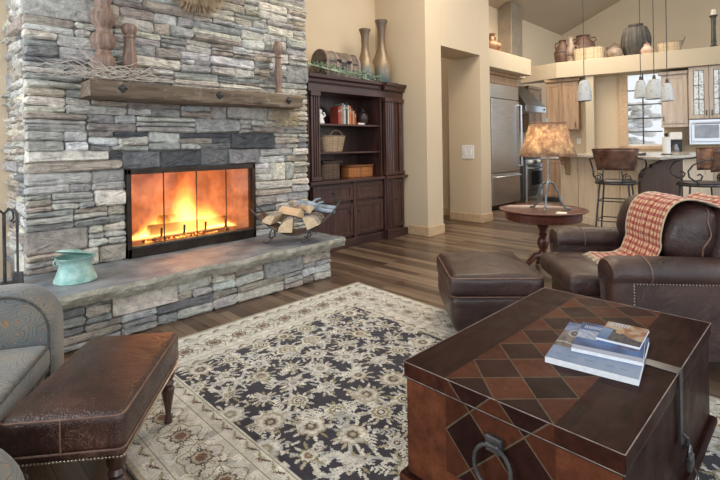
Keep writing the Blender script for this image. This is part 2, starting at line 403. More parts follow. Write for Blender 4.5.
def stones(mb, cols, rects, org, U, V, N, rr, dep=(.015,.06), dark=None, back=.05):
    org, U, V, N = Vector(org), Vector(U), Vector(V), Vector(N)
    for (a,b,c,d) in rects:
        g = .004; a += g*rr.random(); b -= g*rr.random(); c += g*.8; d -= g*.8*rr.random()
        w, h = b-a, d-c
        if w < .03 or h < .012: continue
        dp = rr.uniform(*dep); n = 20; cu, cv = (a+b)/2, (c+d)/2; pts = []
        rc = min(h*.42, .022)*rr.uniform(.6,1.1)
        base = []
        for (sx,sy,q0) in ((1,1,0),(-1,1,PI/2),(-1,-1,PI),(1,-1,1.5*PI)):
            for t in range(3):
                q = q0+PI/4*t; base.append((cu+sx*(w/2-rc)+rc*math.cos(q), cv+sy*(h/2-rc)+rc*math.sin(q)))
            # mid points along the next side
            if sy*sx > 0: xs = (.45,0,-.45); base += [(cu+sx*(w/2-rc)*x/.9*1.6, cv+sy*h/2) for x in (.35,-.0,-.35)]
        tt, tb = rr.uniform(-.16,.16)*min(h,.05), rr.uniform(-.16,.16)*min(h,.05)
        base = [(x+rr.uniform(-.005,.005), y+rr.uniform(-.0045,.0045)+((tt if y > cv else tb)*(x-cu)/(w/2))) for x,y in base]
        n = len(base); ins = min(.012, h*.22); vs = []
        sl = rr.uniform(-.3,.3)*dp; tl = rr.uniform(-.35,.35)*dp
        def P(x, y, z): return org+U*x+V*y+N*z
        for x,y in base: vs.append(P(x,y,-back))
        for x,y in base: vs.append(P(x,y,dp*.55))
        for x,y in base:
            fx = (x-cu)/(w/2); fy = (y-cv)/(h/2)
            vs.append(P(cu+(x-cu)*(1-ins*2/w), cv+(y-cv)*(1-ins*2/h), dp+sl*fx+tl*fy*.6+rr.uniform(-.003,.003)))
        for x,y in base:
            vs.append(P(cu+(x-cu)*.6, cv+(y-cv)*.45, dp+sl*(x-cu)/w+rr.uniform(-.007,.009)))
        vs.append(P(cu,cv,dp+.003))
        fs = []
        for j in range(3):
            for i in range(n):
                k = (i+1)%n; fs.append((j*n+i, j*n+k, (j+1)*n+k, (j+1)*n+i))
        for i in range(n): fs.append((3*n+i, 3*n+(i+1)%n, 4*n))
        mb.add(vs, fs); col = pick(rr, dark and dark((a+b)/2,(c+d)/2)); cols += [col]*len(fs)
fp = thing('stone_fireplace', 'tall grey and tan stacked-stone fireplace with a raised slate hearth and beam mantel', 'fireplace', (1.9,4.2,0))
IM = Matrix.Translation((-1.9,-4.2,0))
def fpb(mb, *a, **k): return mb.xf(IM).build(*a, **k)
rr = random.Random(11); mb = MB(); cols = []
X0, X1, YF, ZT = .645, 3.17, 3.935, 4.55
FX0, FX1, FZ0, FZ1 = 1.30, 2.48, .375, 1.087
rects = []
rects += layout(rr, X0, FX0, .37, FZ1, (.10,.18)); rects += layout(rr, FX1, X1, .37, FZ1, (.10,.18))
lint = [(X0+.0,FX0-.02,FZ1,FZ1+.075),(X0,FX0-.12,FZ1+.075,FZ1+.16)]
x = FX0-.02
for w_ in (.30,.36,.28,.33): lint.append((x,x+w_,FZ1,FZ1+.145)); x += w_
lint.append((x, X1-.3, FZ1, FZ1+.07)); lint.append((x,X1-.2,FZ1+.07,FZ1+.145)); lint.append((X1-.3,X1,FZ1,FZ1+.07)); lint.append((X1-.2,X1,FZ1+.07,FZ1+.145)); lint.append((FX0-.12,FX0-.02,FZ1+.075,FZ1+.145))
rects += lint; rects += layout(rr, X0, X1, FZ1+.145, ZT, (.10,.19))
dk = lambda u,v: (FZ1 < v < FZ1+.15 and 1.22 < u < 2.55) or (v < FZ1+.28 and v > FZ1 and 1.25 < u < 2.6 and rr.random() < .75)
stones(mb, cols, rects, (0,YF,0), (1,0,0), (0,0,1), (0,-1,0), rr, dark=dk)
r2 = layout(rr, 0,.66,.37,ZT,(.09,.16)); stones(mb, cols, r2, (X0+.02,4.62,0), (0,-1,0), (0,0,1), (-1,0,0), rr, (.01,.05))
r2 = layout(rr, 0,.66,.0,ZT,(.09,.16)); stones(mb, cols, r2, (X1-.02,YF,0), (0,1,0), (0,0,1), (1,0,0), rr, (.01,.04))
o = mb.xf(IM).build('stonework', M['stone'], fp); setcol(o, cols)
mo = simple('dark_gap_backing', (.16,.15,.14), (.22,.21,.19), .95, 0, 20, .3)  # dark backing behind the open gaps between the stones
mb = MB(); mb.box(X0+.01,FX0,YF,4.62,0,ZT); mb.box(FX1,X1-.01,YF,4.62,0,ZT); mb.box(FX0,FX1,YF,4.62,FZ1,ZT); mb.box(FX0,FX1,YF,4.62,0,FZ0)
fpb(mb, 'chimney_core', mo, fp)
# hearth
rr = random.Random(5); mb = MB(); cols = []
stones(mb, cols, layout(rr, .28, 2.92, 0, .29, (.10,.16)), (0,3.30,0), (1,0,0), (0,0,1), (0,-1,0), rr, (.015,.04))
stones(mb, cols, layout(rr, 0, .62, 0, .29, (.10,.16)), (2.92,3.30,0), (0,1,0), (0,0,1), (1,0,0), rr, (.01,.03))
o = mb.xf(IM).build('hearth_base', M['stone'], fp); setcol(o, cols)
fpb(MB().box(.28,2.91,3.31,3.94,0,.29), 'hearth_core', mo, fp)
def slab():
    rr = random.Random(3); x0,x1,y0,y1,z0,z1 = .2,3.03,3.20,3.97,.288,.372; mb = MB(); nx, ny = 70, 14
    e = [rr.uniform(-.012,.012) for _ in range(nx+1)]
    def fn_top(u,v):
        x = x0+(x1-x0)*u; y = y0+(y1-y0)*v
        y += e[round(u*nx)]*(1-v)**4; x += .01*math.sin(v*17)*(u > .99)
        return (x, y, z1+.003*math.sin(9*x+4*y)+.002*math.sin(31*y+13*x))
    mb.grid(fn_top, nx, ny)
    prev = None; rings = [(0,0),( -.006,-.010),(-.014,-.03),(-.006,-.055),(.008,-.084)]
    edge = [(0,j/ny) for j in range(ny,0,-1)]+[(i/nx,0) for i in range(nx)]+[(1,j/ny) for j in range(ny+1)]
    for k in range(len(rings)-1):
        vs = []; fs = []
        for q in (k,k+1):
            for i,(u,v) in enumerate(edge):
                p = Vector(fn_top(u,v)); off, dz = rings[q]; nrm = Vector((-1,0,0)) if u == 0 and v > 0 else (Vector((1,0,0)) if u == 1 and v > 0 else Vector((0,-1,0)))
                jit = (math.sin(i*1.7+q*2.1)*.004+math.sin(i*.63+q)*.005) if q else 0
                vs.append(p+nrm*(-off+jit)+Vector((0,0,dz)))
        n = len(edge)
        for i in range(n-1): fs.append((i,i+1,n+i+1,n+i))
        mb.add(vs, fs)
    mb.box(x0+.03,x1-.03,y0+.03,y1,z0,z0+.01)
    return mb
o = fpb(slab(), 'hearth_slab', M['slate'], fp, smooth=True); o.data.materials.append(M['slate_edge'])
for p in o.data.polygons: p.material_index = 0 if abs(p.normal.z) > .75 else 1
# mantel beam with square bolts
rr = random.Random(2); mb = MB()
def beam(u,v):   # v goes round the section
    k = round(v*20)%20; side, f = divmod(k,5); f /= 5
    y0,y1,z0,z1 = 3.63,3.93,1.628,1.758
    y,z = [(y0, z0+(z1-z0)*f),(y0+(y1-y0)*f,z1),(y1,z1-(z1-z0)*f),(y1-(y1-y0)*f,z0)][side]
    x = .985+1.90*u; w = math.sin(x*9+k)*.0035+math.sin(x*23+k*2.3)*.002
    if k in (0,5): y += .008; z += .008 if k == 0 else -.008
    return (x+(.008*math.sin(k*2) if u in (0,1) else 0), y+w, z+w*.8+.004*math.sin(3*x))
mb.grid(beam, 40, 20); mb.box(.986,2.884,3.64,3.925,1.637,1.75)
mt = fpb(mb, 'mantel_beam', M['mantel'], fp)
for x_ in (1.20,1.98,2.71):
    b_ = MB(); c = Vector((x_,3.612,1.700)); s_ = .032
    b_.add([c+Vector((dx*s_,.025,dz*s_)) for dx,dz in ((0,-1.2),(1.2,0),(0,1.2),(-1.2,0))]+[c+Vector((dx*s_*.8,.0,dz*s_*.8)) for dx,dz in ((0,-1.2),(1.2,0),(0,1.2),(-1.2,0))]+[c+Vector((0,-.016,0))],
           [(0,1,5,4),(1,2,6,5),(2,3,7,6),(3,0,4,7),(4,5,8),(5,6,8),(6,7,8),(7,4,8)])
    b_.xf(IM).build('bolt', M['iron'], mt)
# ---------------------------------------------------------------- fireplace insert
fi = thing('fireplace_insert', 'glass-fronted firebox with dark bronze frame set in the stone chimney', 'firebox', (1.89,3.89,.375))
J = Matrix.Translation((-1.89,-3.89,-.375))
def fib(mb, *a, **k): return mb.xf(J).build(*a, **k)
y0, y1 = 3.872, 3.965
mb = MB(); mb.box(1.30,2.48,y0,y1,1.045,1.087); mb.box(1.30,1.332,y0,y1,.375,1.087); mb.box(2.448,2.48,y0,y1,.375,1.087); mb.box(1.30,2.48,y0,y1,.375,.45)
fib(mb, 'frame', M['bronze'], fi, bevel=.004)
mb = MB(); mb.box(1.33,2.45,y0-.006,y1-.01,.452,.466); fib(mb, 'sill_rail', M['iron'], fi)
mb = MB(); D = 4.42
mb.add([(1.305,3.95,.38),(2.475,3.95,.38),(2.26,D,.38),(1.52,D,.38),(1.305,3.95,1.08),(2.475,3.95,1.08),(2.26,D,1.08),(1.52,D,1.08)], [(0,1,2,3),(4,7,6,5),(3,2,6,7),(0,3,7,4),(1,5,6,2)])
o = fib(mb, 'firebox_liner', M['brick'], fi)
gdm = NT('door_glass'); tr = gdm.new('ShaderNodeBsdfTransparent'); tr.inputs[0].default_value = (.95,.93,.92,1); gl = gdm.new('ShaderNodeBsdfGlossy'); gl.inputs['Roughness'].default_value = .04; mx = gdm.new('ShaderNodeMixShader'); mx.inputs[0].default_value = .03
gdm.link(tr.outputs[0], mx.inputs[1]); gdm.link(gl.outputs[0], mx.inputs[2]); gdm.link(mx.outputs[0], gdm.out.inputs[0])
xs = [1.334,1.60,1.89,2.18,2.446]
for i in range(4):
    g_ = MB().box(xs[i]+.002,xs[i+1]-.002,3.905,3.909,.468,1.043).xf(J).build('glass_door', gdm.m, fi)
    mb = MB(); mb.box(xs[i],xs[i]+.003,3.900,3.912,.468,1.043); mb.box(xs[i+1]-.003,xs[i+1],3.900,3.914,.468,1.043); mb.xf(J).build('door_edge', M['bronze'], g_)
# grate
gr = thing('log_grate', 'black iron log grate with upright tines inside the firebox', 'fire grate', (1.9,4.12,.38))
mb = MB(); mb.tube([(-.36,-.12,.11),(.36,-.12,.11)], .009); mb.tube([(-.33,.1,.11),(.33,.1,.11)], .009); mb.build('cross_rail', M['iron'], gr)
for x_ in (-.30,-.10,.10,.30):
    MB().tube([(x_,-.16,.195),(x_,-.155,.13),(x_,-.12,.105),(x_,.12,.105),(x_,.14,.15)], .010).build('tine', M['iron'], gr)
for sx in (-.34,.34):
    for sy in (-.12,.1): MB().tube([(sx,sy,.11),(sx*1.05,sy*1.3,.0)], .011).build('leg', M['iron'], gr)
def rough_log(L, r, rr, n=9, flat=0):
    mb = MB(); secs = []; bumps = [rr.uniform(.85,1.12) for _ in range(n)]
    for j in range(7):
        x = -L/2+L*j/6; secs.append([(x, math.cos(2*PI*i/n)*r*bumps[i]*rr.uniform(.95,1.05), max(-r if not flat else -r*.35, math.sin(2*PI*i/n)*r*bumps[i]*rr.uniform(.95,1.05))) for i in range(n)])
    return mb.loft(secs)
rr = random.Random(9)
for (x_,y_,z_,rz,ry,L,r_,lb) in ((1.78,4.07,.545,.05,.02,.50,.05,'thick charred log burning at the front left of the grate'),(2.05,4.10,.545,-.12,-.04,.42,.045,'charred log burning at the front right of the grate'),
                            (1.90,4.18,.60,.25,.05,.52,.05,'charred log burning across the top of the fire'),(1.9,4.22,.53,.0,0,.55,.05,'charred log glowing at the back of the fire')):
    o = rough_log(L, r_, rr).build('burning_log', M['char'], loc=(x_,y_,z_), smooth=True); o.rotation_euler = (0,ry,rz); tag(o, lb, 'log', 'logs burning on the grate')
em = NT('glowing_embers'); v = em.coord(); f = em.noise(v, 26, 5); e = em.new('ShaderNodeEmission'); em.link(em.ramp(f, [(.4,(.5,.04,.005)),(.6,(1,.35,.06))]), e.inputs[0]); em.link(em.ramp(f, [(.4,.2),(.65,5)]), e.inputs[1]); em.link(e.outputs[0], em.out.inputs[0])
mb = MB()
for k in range(90): mb.ico((rr.uniform(-.34,.34), rr.uniform(-.12,.14), rr.uniform(.0,.03)), rr.uniform(.014,.03), 1, jit=.25, rnd=rr)
o = mb.build('embers', em.m, loc=(1.9,4.12,.392), kind='stuff'); tag(o, 'bed of glowing embers under the log grate', 'embers')
# flames: an emitting volume
fl = NT('fire_volume'); v = fl.coord()
sep = fl.new('ShaderNodeSeparateXYZ'); fl.link(v, sep.inputs[0]); x_, y_, z_ = sep.outputs
nz = fl.noise(fl.coord((7,7,3.2)), 1.0, 3, .55, 1.2)
nf = fl.math('SUBTRACT', nz, .5)
# height envelope: h(x) tongues
xw = fl.math('ADD', x_, fl.math('MULTIPLY', nf, .16))
def gauss(c, w, a): 
    d = fl.math('DIVIDE', fl.math('SUBTRACT', xw, c), w); return fl.math('MULTIPLY', fl.math('EXPONENT', fl.math('MULTIPLY', fl.math('MULTIPLY', d, d), -1)), a)
hh = fl.math('ADD', fl.math('ADD', gauss(-.02,.10,.48), gauss(-.25,.14,.15)), fl.math('ADD', gauss(.20,.15,.22), gauss(.0,.36,.08)))
hh = fl.math('ADD', hh, fl.math('MULTIPLY', nf, .26))
hh = fl.math('MAXIMUM', hh, .03); q = fl.math('DIVIDE', z_, hh); inner = fl.math('SUBTRACT', 1, q)            # 1 at the base, 0 at the tip
yy = fl.math('DIVIDE', y_, .13); fy = fl.math('EXPONENT', fl.math('MULTIPLY', fl.math('MULTIPLY', yy, yy), -1))
dens = fl.math('MAXIMUM', fl.math('MULTIPLY', inner, fy), 0)
colr = fl.ramp(dens, [(0,(1,.14,.015)),(.3,(1,.30,.04)),(.65,(1,.52,.12))])
e = fl.new('ShaderNodeEmission'); fl.link(colr, e.inputs[0]); fl.link(fl.math('MULTIPLY', fl.math('POWER', dens, 1.7), 50), e.inputs[1])
fl.l.new(e.outputs[0], fl.out.inputs['Volume'])
o = MB().box(-.50,.46,-.115,.2,0,.56).build('fire', fl.m, loc=(1.87,4.07,.49)); tag(o, 'bright yellow and orange flames rising from the logs', 'fire')
def lamp(name, kind, loc, energy, color, size=.1, rot=None, size_y=None, spread=None):
    l = bpy.data.lights.new(name, kind); l.energy = energy; l.color = color
    if kind == 'AREA':
        l.size = size
        if size_y: l.shape = 'RECTANGLE'; l.size_y = size_y
        if spread: l.spread = spread
    elif kind != 'SUN': l.shadow_soft_size = size
    o = bpy.data.objects.new(name, l); C.objects.link(o); o.location = loc
    if rot is not None: o.rotation_euler = rot
    return o
lamp('fire_glow', 'POINT', (1.84,4.10,.72), 9, (1,.40,.16), .16)
lamp('fire_glow', 'POINT', (2.1,4.1,.62), 1.5, (1,.38,.14), .12)

# ---------------------------------------------------------------- things on the mantel
def turned(prof, label, loc, n=28, name='wooden_candlestick'):
    return tag(MB().lathe(prof, n=n).build(name, M['turned'], loc=loc, smooth=True), label, 'candlestick')
turned([(.0,0),(.088,0),(.092,.03),(.080,.05),(.070,.08),(.078,.12),(.085,.15),(.078,.185),(.060,.20),(.048,.215),(.047,.235),(.060,.245),(.080,.275),(.088,.31),(.078,.345),(.056,.36),(.045,.375),(.046,.395),(.055,.41),(.074,.43),(.086,.465),(.084,.50),(.065,.53),(.060,.545),(.052,.555),(.055,.60),(.070,.63),(.072,.67),(.055,.70),(.045,.76),(.06,.80),(.0,.80)], 'tall fat turned wooden candlestick at the left end of the mantel', (1.11,3.77,1.755))
turned([(.0,0),(.060,0),(.062,.02),(.045,.035),(.036,.06),(.034,.09),(.045,.11),(.056,.15),(.056,.19),(.046,.24),(.040,.30),(.036,.35),(.046,.362),(.036,.374),(.034,.385),(.050,.40),(.056,.425),(.054,.45),(.040,.465),(.0,.468)], 'shorter turned wooden candlestick beside the tall one on the mantel', (1.30,3.78,1.755))
turned([(.0,0),(.046,0),(.048,.03),(.032,.05),(.026,.09),(.036,.13),(.042,.19),(.036,.27),(.028,.34),(.026,.37),(.038,.385),(.026,.40),(.030,.415),(.046,.445),(.050,.48),(.040,.525),(.028,.54),(.0,.542)], 'slim turned wooden candlestick near the right end of the mantel', (2.70,3.78,1.755))
rr = random.Random(21)
def twigs(n, x0, x1, y0, y1, z0, z1, rr, L=(.15,.4), r=.0028, dz=.06):
    mb = MB()
    for _ in range(n):
        p = Vector((rr.uniform(x0,x1), rr.uniform(y0,y1), rr.uniform(z0,z1))); a = rr.uniform(-.5,.5)+rr.choice((0,PI)); l = rr.uniform(*L); path = [p.copy()]
        for k in range(5):
            a += rr.uniform(-.35,.35); p = p+Vector((math.cos(a)*l/5, math.sin(a)*l/12, rr.uniform(-dz,dz)*.4)); p.z = max(p.z, z0); p.y = min(p.y, 3.86) if y0 > 3.5 and y0 < 4 else p.y; path.append(p.copy())
        mb.tube(path, [r,r,r*.9,r*.7,r*.5,r*.3], 4)
    return mb
mb = twigs(46, 1.0,1.36,3.61,3.76,1.765,1.84, rr, (.25,.5), .0035, .14)
tag(mb.build('twig_garland', M['twig'], kind='stuff'), 'tangle of pale dry twigs around the candlesticks at the left end of the mantel', 'twigs')
mb = twigs(34, 1.6,2.8,3.68,3.84,1.762,1.778, rr, (.15,.35), .003, .02)
tag(mb.build('twig_garland', M['twig'], kind='stuff'), 'thin line of dry grass lying along the middle of the mantel', 'twigs')
mb = MB()
for _ in range(130):
    p = Vector((rr.uniform(2.70,2.97), rr.uniform(3.80,3.87), rr.uniform(1.49,1.62))); a = rr.uniform(0,2*PI); path = [p.copy()]
    for k in range(4): a += rr.uniform(-.6,.6); p = p+Vector((math.cos(a)*.035,rr.uniform(-.008,.004),math.sin(a)*.018-.002)); path.append(p.copy())
    mb.tube(path, .0022, 4)
tag(mb.build('dried_grass', M['straw'], kind='stuff'), 'wisps of dried grass hanging below the right end of the mantel', 'dried grass')
# fur pelt high on the chimney
fm = simple('tan_fur', (.22,.14,.08), (.55,.42,.27), .9, 0, 14, 0, sheen=.3)
pt = thing('hanging_pelt', 'shaggy tan fur pelt hanging high on the stone chimney', 'pelt', (1.88,3.84,2.75))
MB().ico((0,0,0),.22,3,(1.1,.28,1.25),.03).build('hide', fm, pt, smooth=True)
mb = MB(); rr = random.Random(4)
for _ in range(1500):
    a = rr.uniform(0,2*PI); u = rr.uniform(-1,.9); q = math.sqrt(1-u*u); n_ = Vector((q*math.cos(a)*.24, q*math.sin(a)*.06, u*.275))
    d = Vector((n_.x*.6+rr.uniform(-.03,.03), n_.y*1.2-.02, -.10-rr.random()*.06)).normalized()*rr.uniform(.05,.10)
    mb.tube([n_, n_+d*.5+Vector((0,-.006,.004)), n_+d], [.004,.003,.0008], 3, False)
mb.build('shaggy_hair', fm, pt, kind='stuff')

# ---------------------------------------------------------------- things on the hearth
pot = thing('copper_pot', 'squat verdigris copper pot with a tilted lid at the left of the hearth', 'pot', (.85,3.53,.372), .3)
MB().lathe([(0,0),(.118,0),(.128,.006),(.125,.02),(.112,.05),(.100,.09),(.094,.12),(.10,.145),(.118,.158),(.120,.166),(.112,.166),(.088,.135),(.09,.10),(.0,.10)], n=32).build('pot_body', M['verdigris'], pot, smooth=True)
tl = Matrix.Rotation(math.radians(17),3,'Y') @ Matrix.Rotation(math.radians(-6),3,'X')
MB().lathe([(0,-.004),(.10,-.004),(.108,.0),(.104,.008),(.07,.018),(.03,.026),(.0,.028)], (-.008,0,.186), 28, tl).build('pot_lid', M['verdigris'], pot, smooth=True)
MB().tube(arc((-.118,0,.145),.022,PI/2,1.5*PI,8), .005).build('handle', M['verdigris'], pot)

# firewood cradle
wr = thing('firewood_cradle', 'hammered metal firewood cradle with scrolled feet on the right end of the hearth', 'log holder', cf(-.60,4.26,.372), VROT)
def crad(u):  # section in x-z
    t = -1+2*u; return (t*.405, .085+.255*abs(t)**2.0+(.02 if t > 0 else 0)*t)
mb = MB(); mb.grid(lambda u,v: (crad(.09+.82*u)[0], -.13+.26*v, crad(.09+.82*u)[1]), 20, 6); mb.build('sling', M['copper'], wr, solid=.006, smooth=True)
for y_ in (-.135,.135):
    MB().tube([(crad(i/24)[0], y_, crad(i/24)[1]-.004) for i in range(25)], [.004]+[.007]*23+[.004]).build('rim_rod', M['iron'], wr)
for x_ in (-.20,.14):
    z_ = crad((x_/.37+1)/2)[1]-.01
    for y_ in (-.11,.11): MB().tube([(x_+.06,y_,z_-.02),(x_,y_,z_),(x_-.03,y_,z_*.6),(x_-.02,y_,.03),(x_-.06,y_*1.1,.007),(x_-.09,y_*1.1,.02)], .007).build('leg', M['iron'], wr)
def split_log(L, r, ang, rr):
    poly = [(0,0)]+[(math.cos(a)*r*rr.uniform(.93,1.05), math.sin(a)*r*rr.uniform(.93,1.05)) for a in [ang*i/6-ang/2 for i in range(7)]]
    mb = MB(); return mb.extrude([(x,-L/2,z) for x,z in poly], (0,L,0)), len(poly)
rr = random.Random(31)
for (x_,y_,z_,r_,an,ry,rz,lb) in ((-.03,-.04,.115,.125,1.6,-2.3,.10,'big split log with pale triangular end, left in the cradle'),(.14,-.03,.135,.118,1.5,-1.2,-.12,'split log with pale end, right in the cradle'),
                              (-.09,.0,.25,.08,1.3,-.2,.75,'thin split log lying on top at the left of the cradle'),(.06,.02,.27,.075,1.3,-1.4,.5,'small split log lying on top in the middle of the cradle'),(-.18,.0,.18,.085,1.9,-2.0,-.2,'dark-barked log at the left side of the cradle')):
    mb, n = split_log(.32, r_, an, rr); w_ = cf(-.60,4.26,.372)+RT*x_+FW*y_+Vector((0,0,z_))
    o = mb.build('firewood_log', M['bark'], loc=w_); o.rotation_euler = (Matrix.Rotation(VROT+rz,3,'Z') @ Matrix.Rotation(ry,3,'Y')).to_euler()
    o.data.materials.append(M['logend'])
    for p in o.data.polygons: p.material_index = 1 if (abs(p.normal.y) > .9 or p.index in (2,1+n)) else 0
    tag(o, lb, 'log', 'split logs in the firewood cradle')
bl = simple('weathered_blue_branch', (.16,.20,.25), (.36,.42,.48), .8, 0, 14, .7, .01)
for (p0,p1,r_,lb) in (((.00,.05,.345),(.36,.06,.29),.030,'blue-grey weathered branch at the back of the cradle'),((.08,-.02,.32),(.36,-.03,.27),.022,'thinner blue-grey branch in front of the other in the cradle')):
    b0 = cf(-.60,4.26,.372); f_ = lambda p: b0+RT*p[0]+FW*p[1]+Vector((0,0,p[2]))
    mb = MB(); q0, q1 = f_(p0), f_(p1); mb.tube([q0, q0.lerp(q1,.3)+Vector((0,0,.006)), q0.lerp(q1,.6)-Vector((0,0,.005)), q1], [r_,r_*1.1,r_*.9,r_*.8], 9)
    mb.tube([q0.lerp(q1,.35), q0.lerp(q1,.5)+Vector((0,0,.06)), q0.lerp(q1,.62)+Vector((0,0,.075))], [.012,.012,.008], 7)
    tag(mb.build('branch', bl, smooth=True), lb, 'branch', 'blue-grey branches in the cradle')

# fireplace tools
ts = thing('tool_stand', 'black iron fireplace tool stand with curled hooks left of the chimney', 'tool stand', (.50,3.74,.372), VROT)
MB().lathe([(0,0),(.10,0),(.10,.012),(.03,.025),(.0,.025)], n=20).build('base', M['iron'], ts)
mb = MB(); mb.tube([(0,0,.02),(0,0,.47)], .010); mb.build('pole', M['iron'], ts)
for sx, sy in ((-1,0),(1,0),(0,-1),(0,1)):
    MB().tube([(0,0,.47),(sx*.04,sy*.04,.50),(sx*.075,sy*.075,.475),(sx*.085,sy*.085,.43),(sx*.06,sy*.06,.41)], .006).build('hook', M['iron'], ts)
rr = random.Random(8); antl = simple('twisted_branch_handle', (.20,.13,.10), (.46,.36,.31), .6, 0, 22, .5, .006)
for (sx,sy,lb,kd) in ((-.085,0,'fire poker with gnarled branch handle at the left of the tool stand','poker'),(.085,0,'straight black fire shovel at the right of the tool stand','shovel'),(0,-.085,'hearth brush with forked branch handle at the front of the tool stand','brush')):
    b0 = Vector((.50,3.74,.372))+RT*sx+FW*sy
    tt = thing('fireplace_'+kd, lb, 'fireplace tool', b0, VROT, 'tools on the fireplace stand')
    MB().tube([(0,0,.06),(0,0,.36)], .007).build('shaft', M['iron'], tt)
    if kd == 'shovel': MB().tube([(0,0,.35),(0,0,.47),(-.02,0,.50),(-.035,0,.49)], .009).build('handle', M['iron'], tt); MB().rbox((0,0,.05),(.035,.006,.045),.005,n=2).build('head', M['iron'], tt)
    else:
        mb = MB(); p = Vector((0,0,.30)); path = [p.copy()]
        for k in range(6): p = p+Vector((rr.uniform(-.025,.025),rr.uniform(-.01,.01),.045)); path.append(p.copy())
        mb.tube(path, [.016,.014,.018,.013,.015,.012,.007], 8)
        for k in (2,4): q = path[k]; mb.tube([q,q+Vector((.04,-.01,.04)),q+Vector((.065,-.01,.035)),q+Vector((.07,0,.01))], [.011,.010,.008,.005], 7); q2 = path[k-1]; mb.tube([q2,q2+Vector((-.04,-.01,.03)),q2+Vector((-.045,-.01,.065))], [.010,.009,.005], 7)
        mb.build('handle', antl, tt, smooth=True)
        (MB().lathe([(0,0),(.022,0),(.03,.05),(.014,.09),(.0,.09)], n=12) if kd == 'brush' else MB().tube([(0,0,.07),(0,0,.02),(.03,0,.02)], .008)).build('head', M['straw'] if kd == 'brush' else M['iron'], tt)
# ---------------------------------------------------------------- bookcase
bc = thing('bookcase', 'tall dark cherry bookcase with open shelves, fluted pilasters and lower doors', 'bookcase', (4.2,4.35,0))
B = Matrix.Translation((-4.2,-4.35,0))
def bp(name, x0,x1,y0,y1,z0,z1, mat='cherry', parent=None, bevel=.005):
    return MB().box(x0,x1,y0,y1,z0,z1).xf(B).build(name, M[mat], parent or bc, bevel=bevel)
L0, L1, RX0, RX1, XE = 3.34, 3.52, 4.60, 4.79, 5.045
bp('back_panel', L0,XE,4.56,4.60,.1,2.0); bp('side_panel', L0,L0+.03,4.12,4.6,.1,2.0); bp('side_panel', L1-.03,L1,4.12,4.58,.8,2.0); bp('side_panel', RX0,RX0+.03,4.12,4.58,.8,2.0); bp('side_panel', XE-.03,XE,4.12,4.6,.1,2.0)
bp('shelf', L1,RX0,4.14,4.57,1.495,1.52,'cherryx'); bp('shelf', L1,RX0,4.14,4.57,1.150,1.172,'cherryx')
bp('base_cabinet', L0,XE,4.12,4.58,.10,.80)
bp('worktop', L0-.02,RX0+.0,4.05,4.6,.80,.835,'cherryx'); bp('worktop', RX0,XE,4.02,4.6,.80,.835,'cherryx')
bp('plinth', L0,RX0,4.07,4.55,0,.10,'cherryx'); bp('plinth', RX0-.02,RX1+.03,4.0,4.5,0,.13,'cherryx'); bp('plinth', RX1+.03,XE,4.04,4.5,0,.10,'cherryx')
bp('frieze', L0,XE,4.10,4.58,1.89,2.0,'cherryx')
mb = MB(); prof = [(0,1.985),(-.015,1.985),(-.025,2.0),(-.03,2.03),(-.06,2.05),(-.065,2.085),(0,2.085)]
def molding(x0,x1,yf): mb.extrude([(x0,yf+a,b) for a,b in prof],(x1-x0,0,0))
molding(L0-.03,RX0-.02,4.10); molding(RX0-.02,RX1+.03,4.05); molding(RX1+.03,XE,4.09)
mb.box(L0,XE,4.08,4.6,2.0,2.083)
mb.xf(B).build('cornice', M['cherryx'], bc)
def pilaster(x0,x1,yf,z0,z1):
    w = x1-x0; nf = 3; pts = [(x0,yf+.05)]; 
    for i in range(nf):
        a = x0+w*(.12+.76*i/nf); b = a+w*.76/nf
        pts += [(a+.004,yf),(a+.010,yf+.012),(b-.010,yf+.012),(b-.004,yf)]
    pts += [(x1,yf+.05)]
    pts = [(x0,yf+.05),(x0,yf)]+pts[1:-1]+[(x1,yf),(x1,yf+.05)]
    MB().prism(pts,z0,z1).xf(B).build('fluted_pilaster', M['cherry'], bc)
    for za,zb in ((z1,z1+.06),(z0-.05,z0)):
        MB().box(x0-.012,x1+.012,yf-.015,yf+.06,za,zb).xf(B).build('pilaster_block', M['cherryx'], bc, bevel=.008)
pilaster(L0+.03,L1-.02,4.09,.89,1.83); pilaster(RX0+.02,RX1,4.05,.89,1.83)
pilaster(RX1+.04,RX1+.115,4.085,.89,1.83); pilaster(RX1+.145,XE-.02,4.085,.89,1.83)
bp('corner_post', RX0,RX1+.02,4.065,4.13,.13,.80); 
mb = MB(); mb.prism([(RX0+.02+i*.024+j, 4.058+(0 if j in (0,.018) else .008)) for i in range(6) for j in (0,.004,.014,.018)]+[(RX1,4.10),(RX0+.02,4.10)], .15,.78); mb.xf(B).build('fluted_post', M['cherry'], bc)
def door(x0,x1,z0,z1,yf, name='door', knob=None):
    d = bp(name, x0,x1,yf,yf+.022,z0,z1)
    w = .05
    mb = MB(); mb.box(x0,x0+w,yf-.010,yf+.002,z0,z1); mb.box(x1-w,x1,yf-.010,yf+.002,z0,z1); mb.box(x0+w,x1-w,yf-.010,yf+.002,z0,z0+w); mb.box(x0+w,x1-w,yf-.010,yf+.002,z1-w,z1)
    mb.xf(B).build('door_frame' if name == 'door' else 'drawer_frame', M['cherry'], d, bevel=.004)
    if knob: MB().ico((knob[0]-4.2,yf-.022-4.35,knob[1]),.013,2).build('knob', M['iron'], d, smooth=True)
mid = (L1+RX0)/2
for a,b,kx in ((L0+.04,mid-.035,mid-.08),(mid+.035,RX0-.01,mid+.08)):
    door(a,b,.13,.53,4.10,'door',(kx,.42)); door(a,b,.57,.78,4.10,'drawer',((a+b)/2,.675))
bp('center_stile', mid-.03,mid+.03,4.085,4.13,.10,.80)
door(RX1+.04,XE-.01,.13,.78,4.105,'door',(RX1+.07,.5))
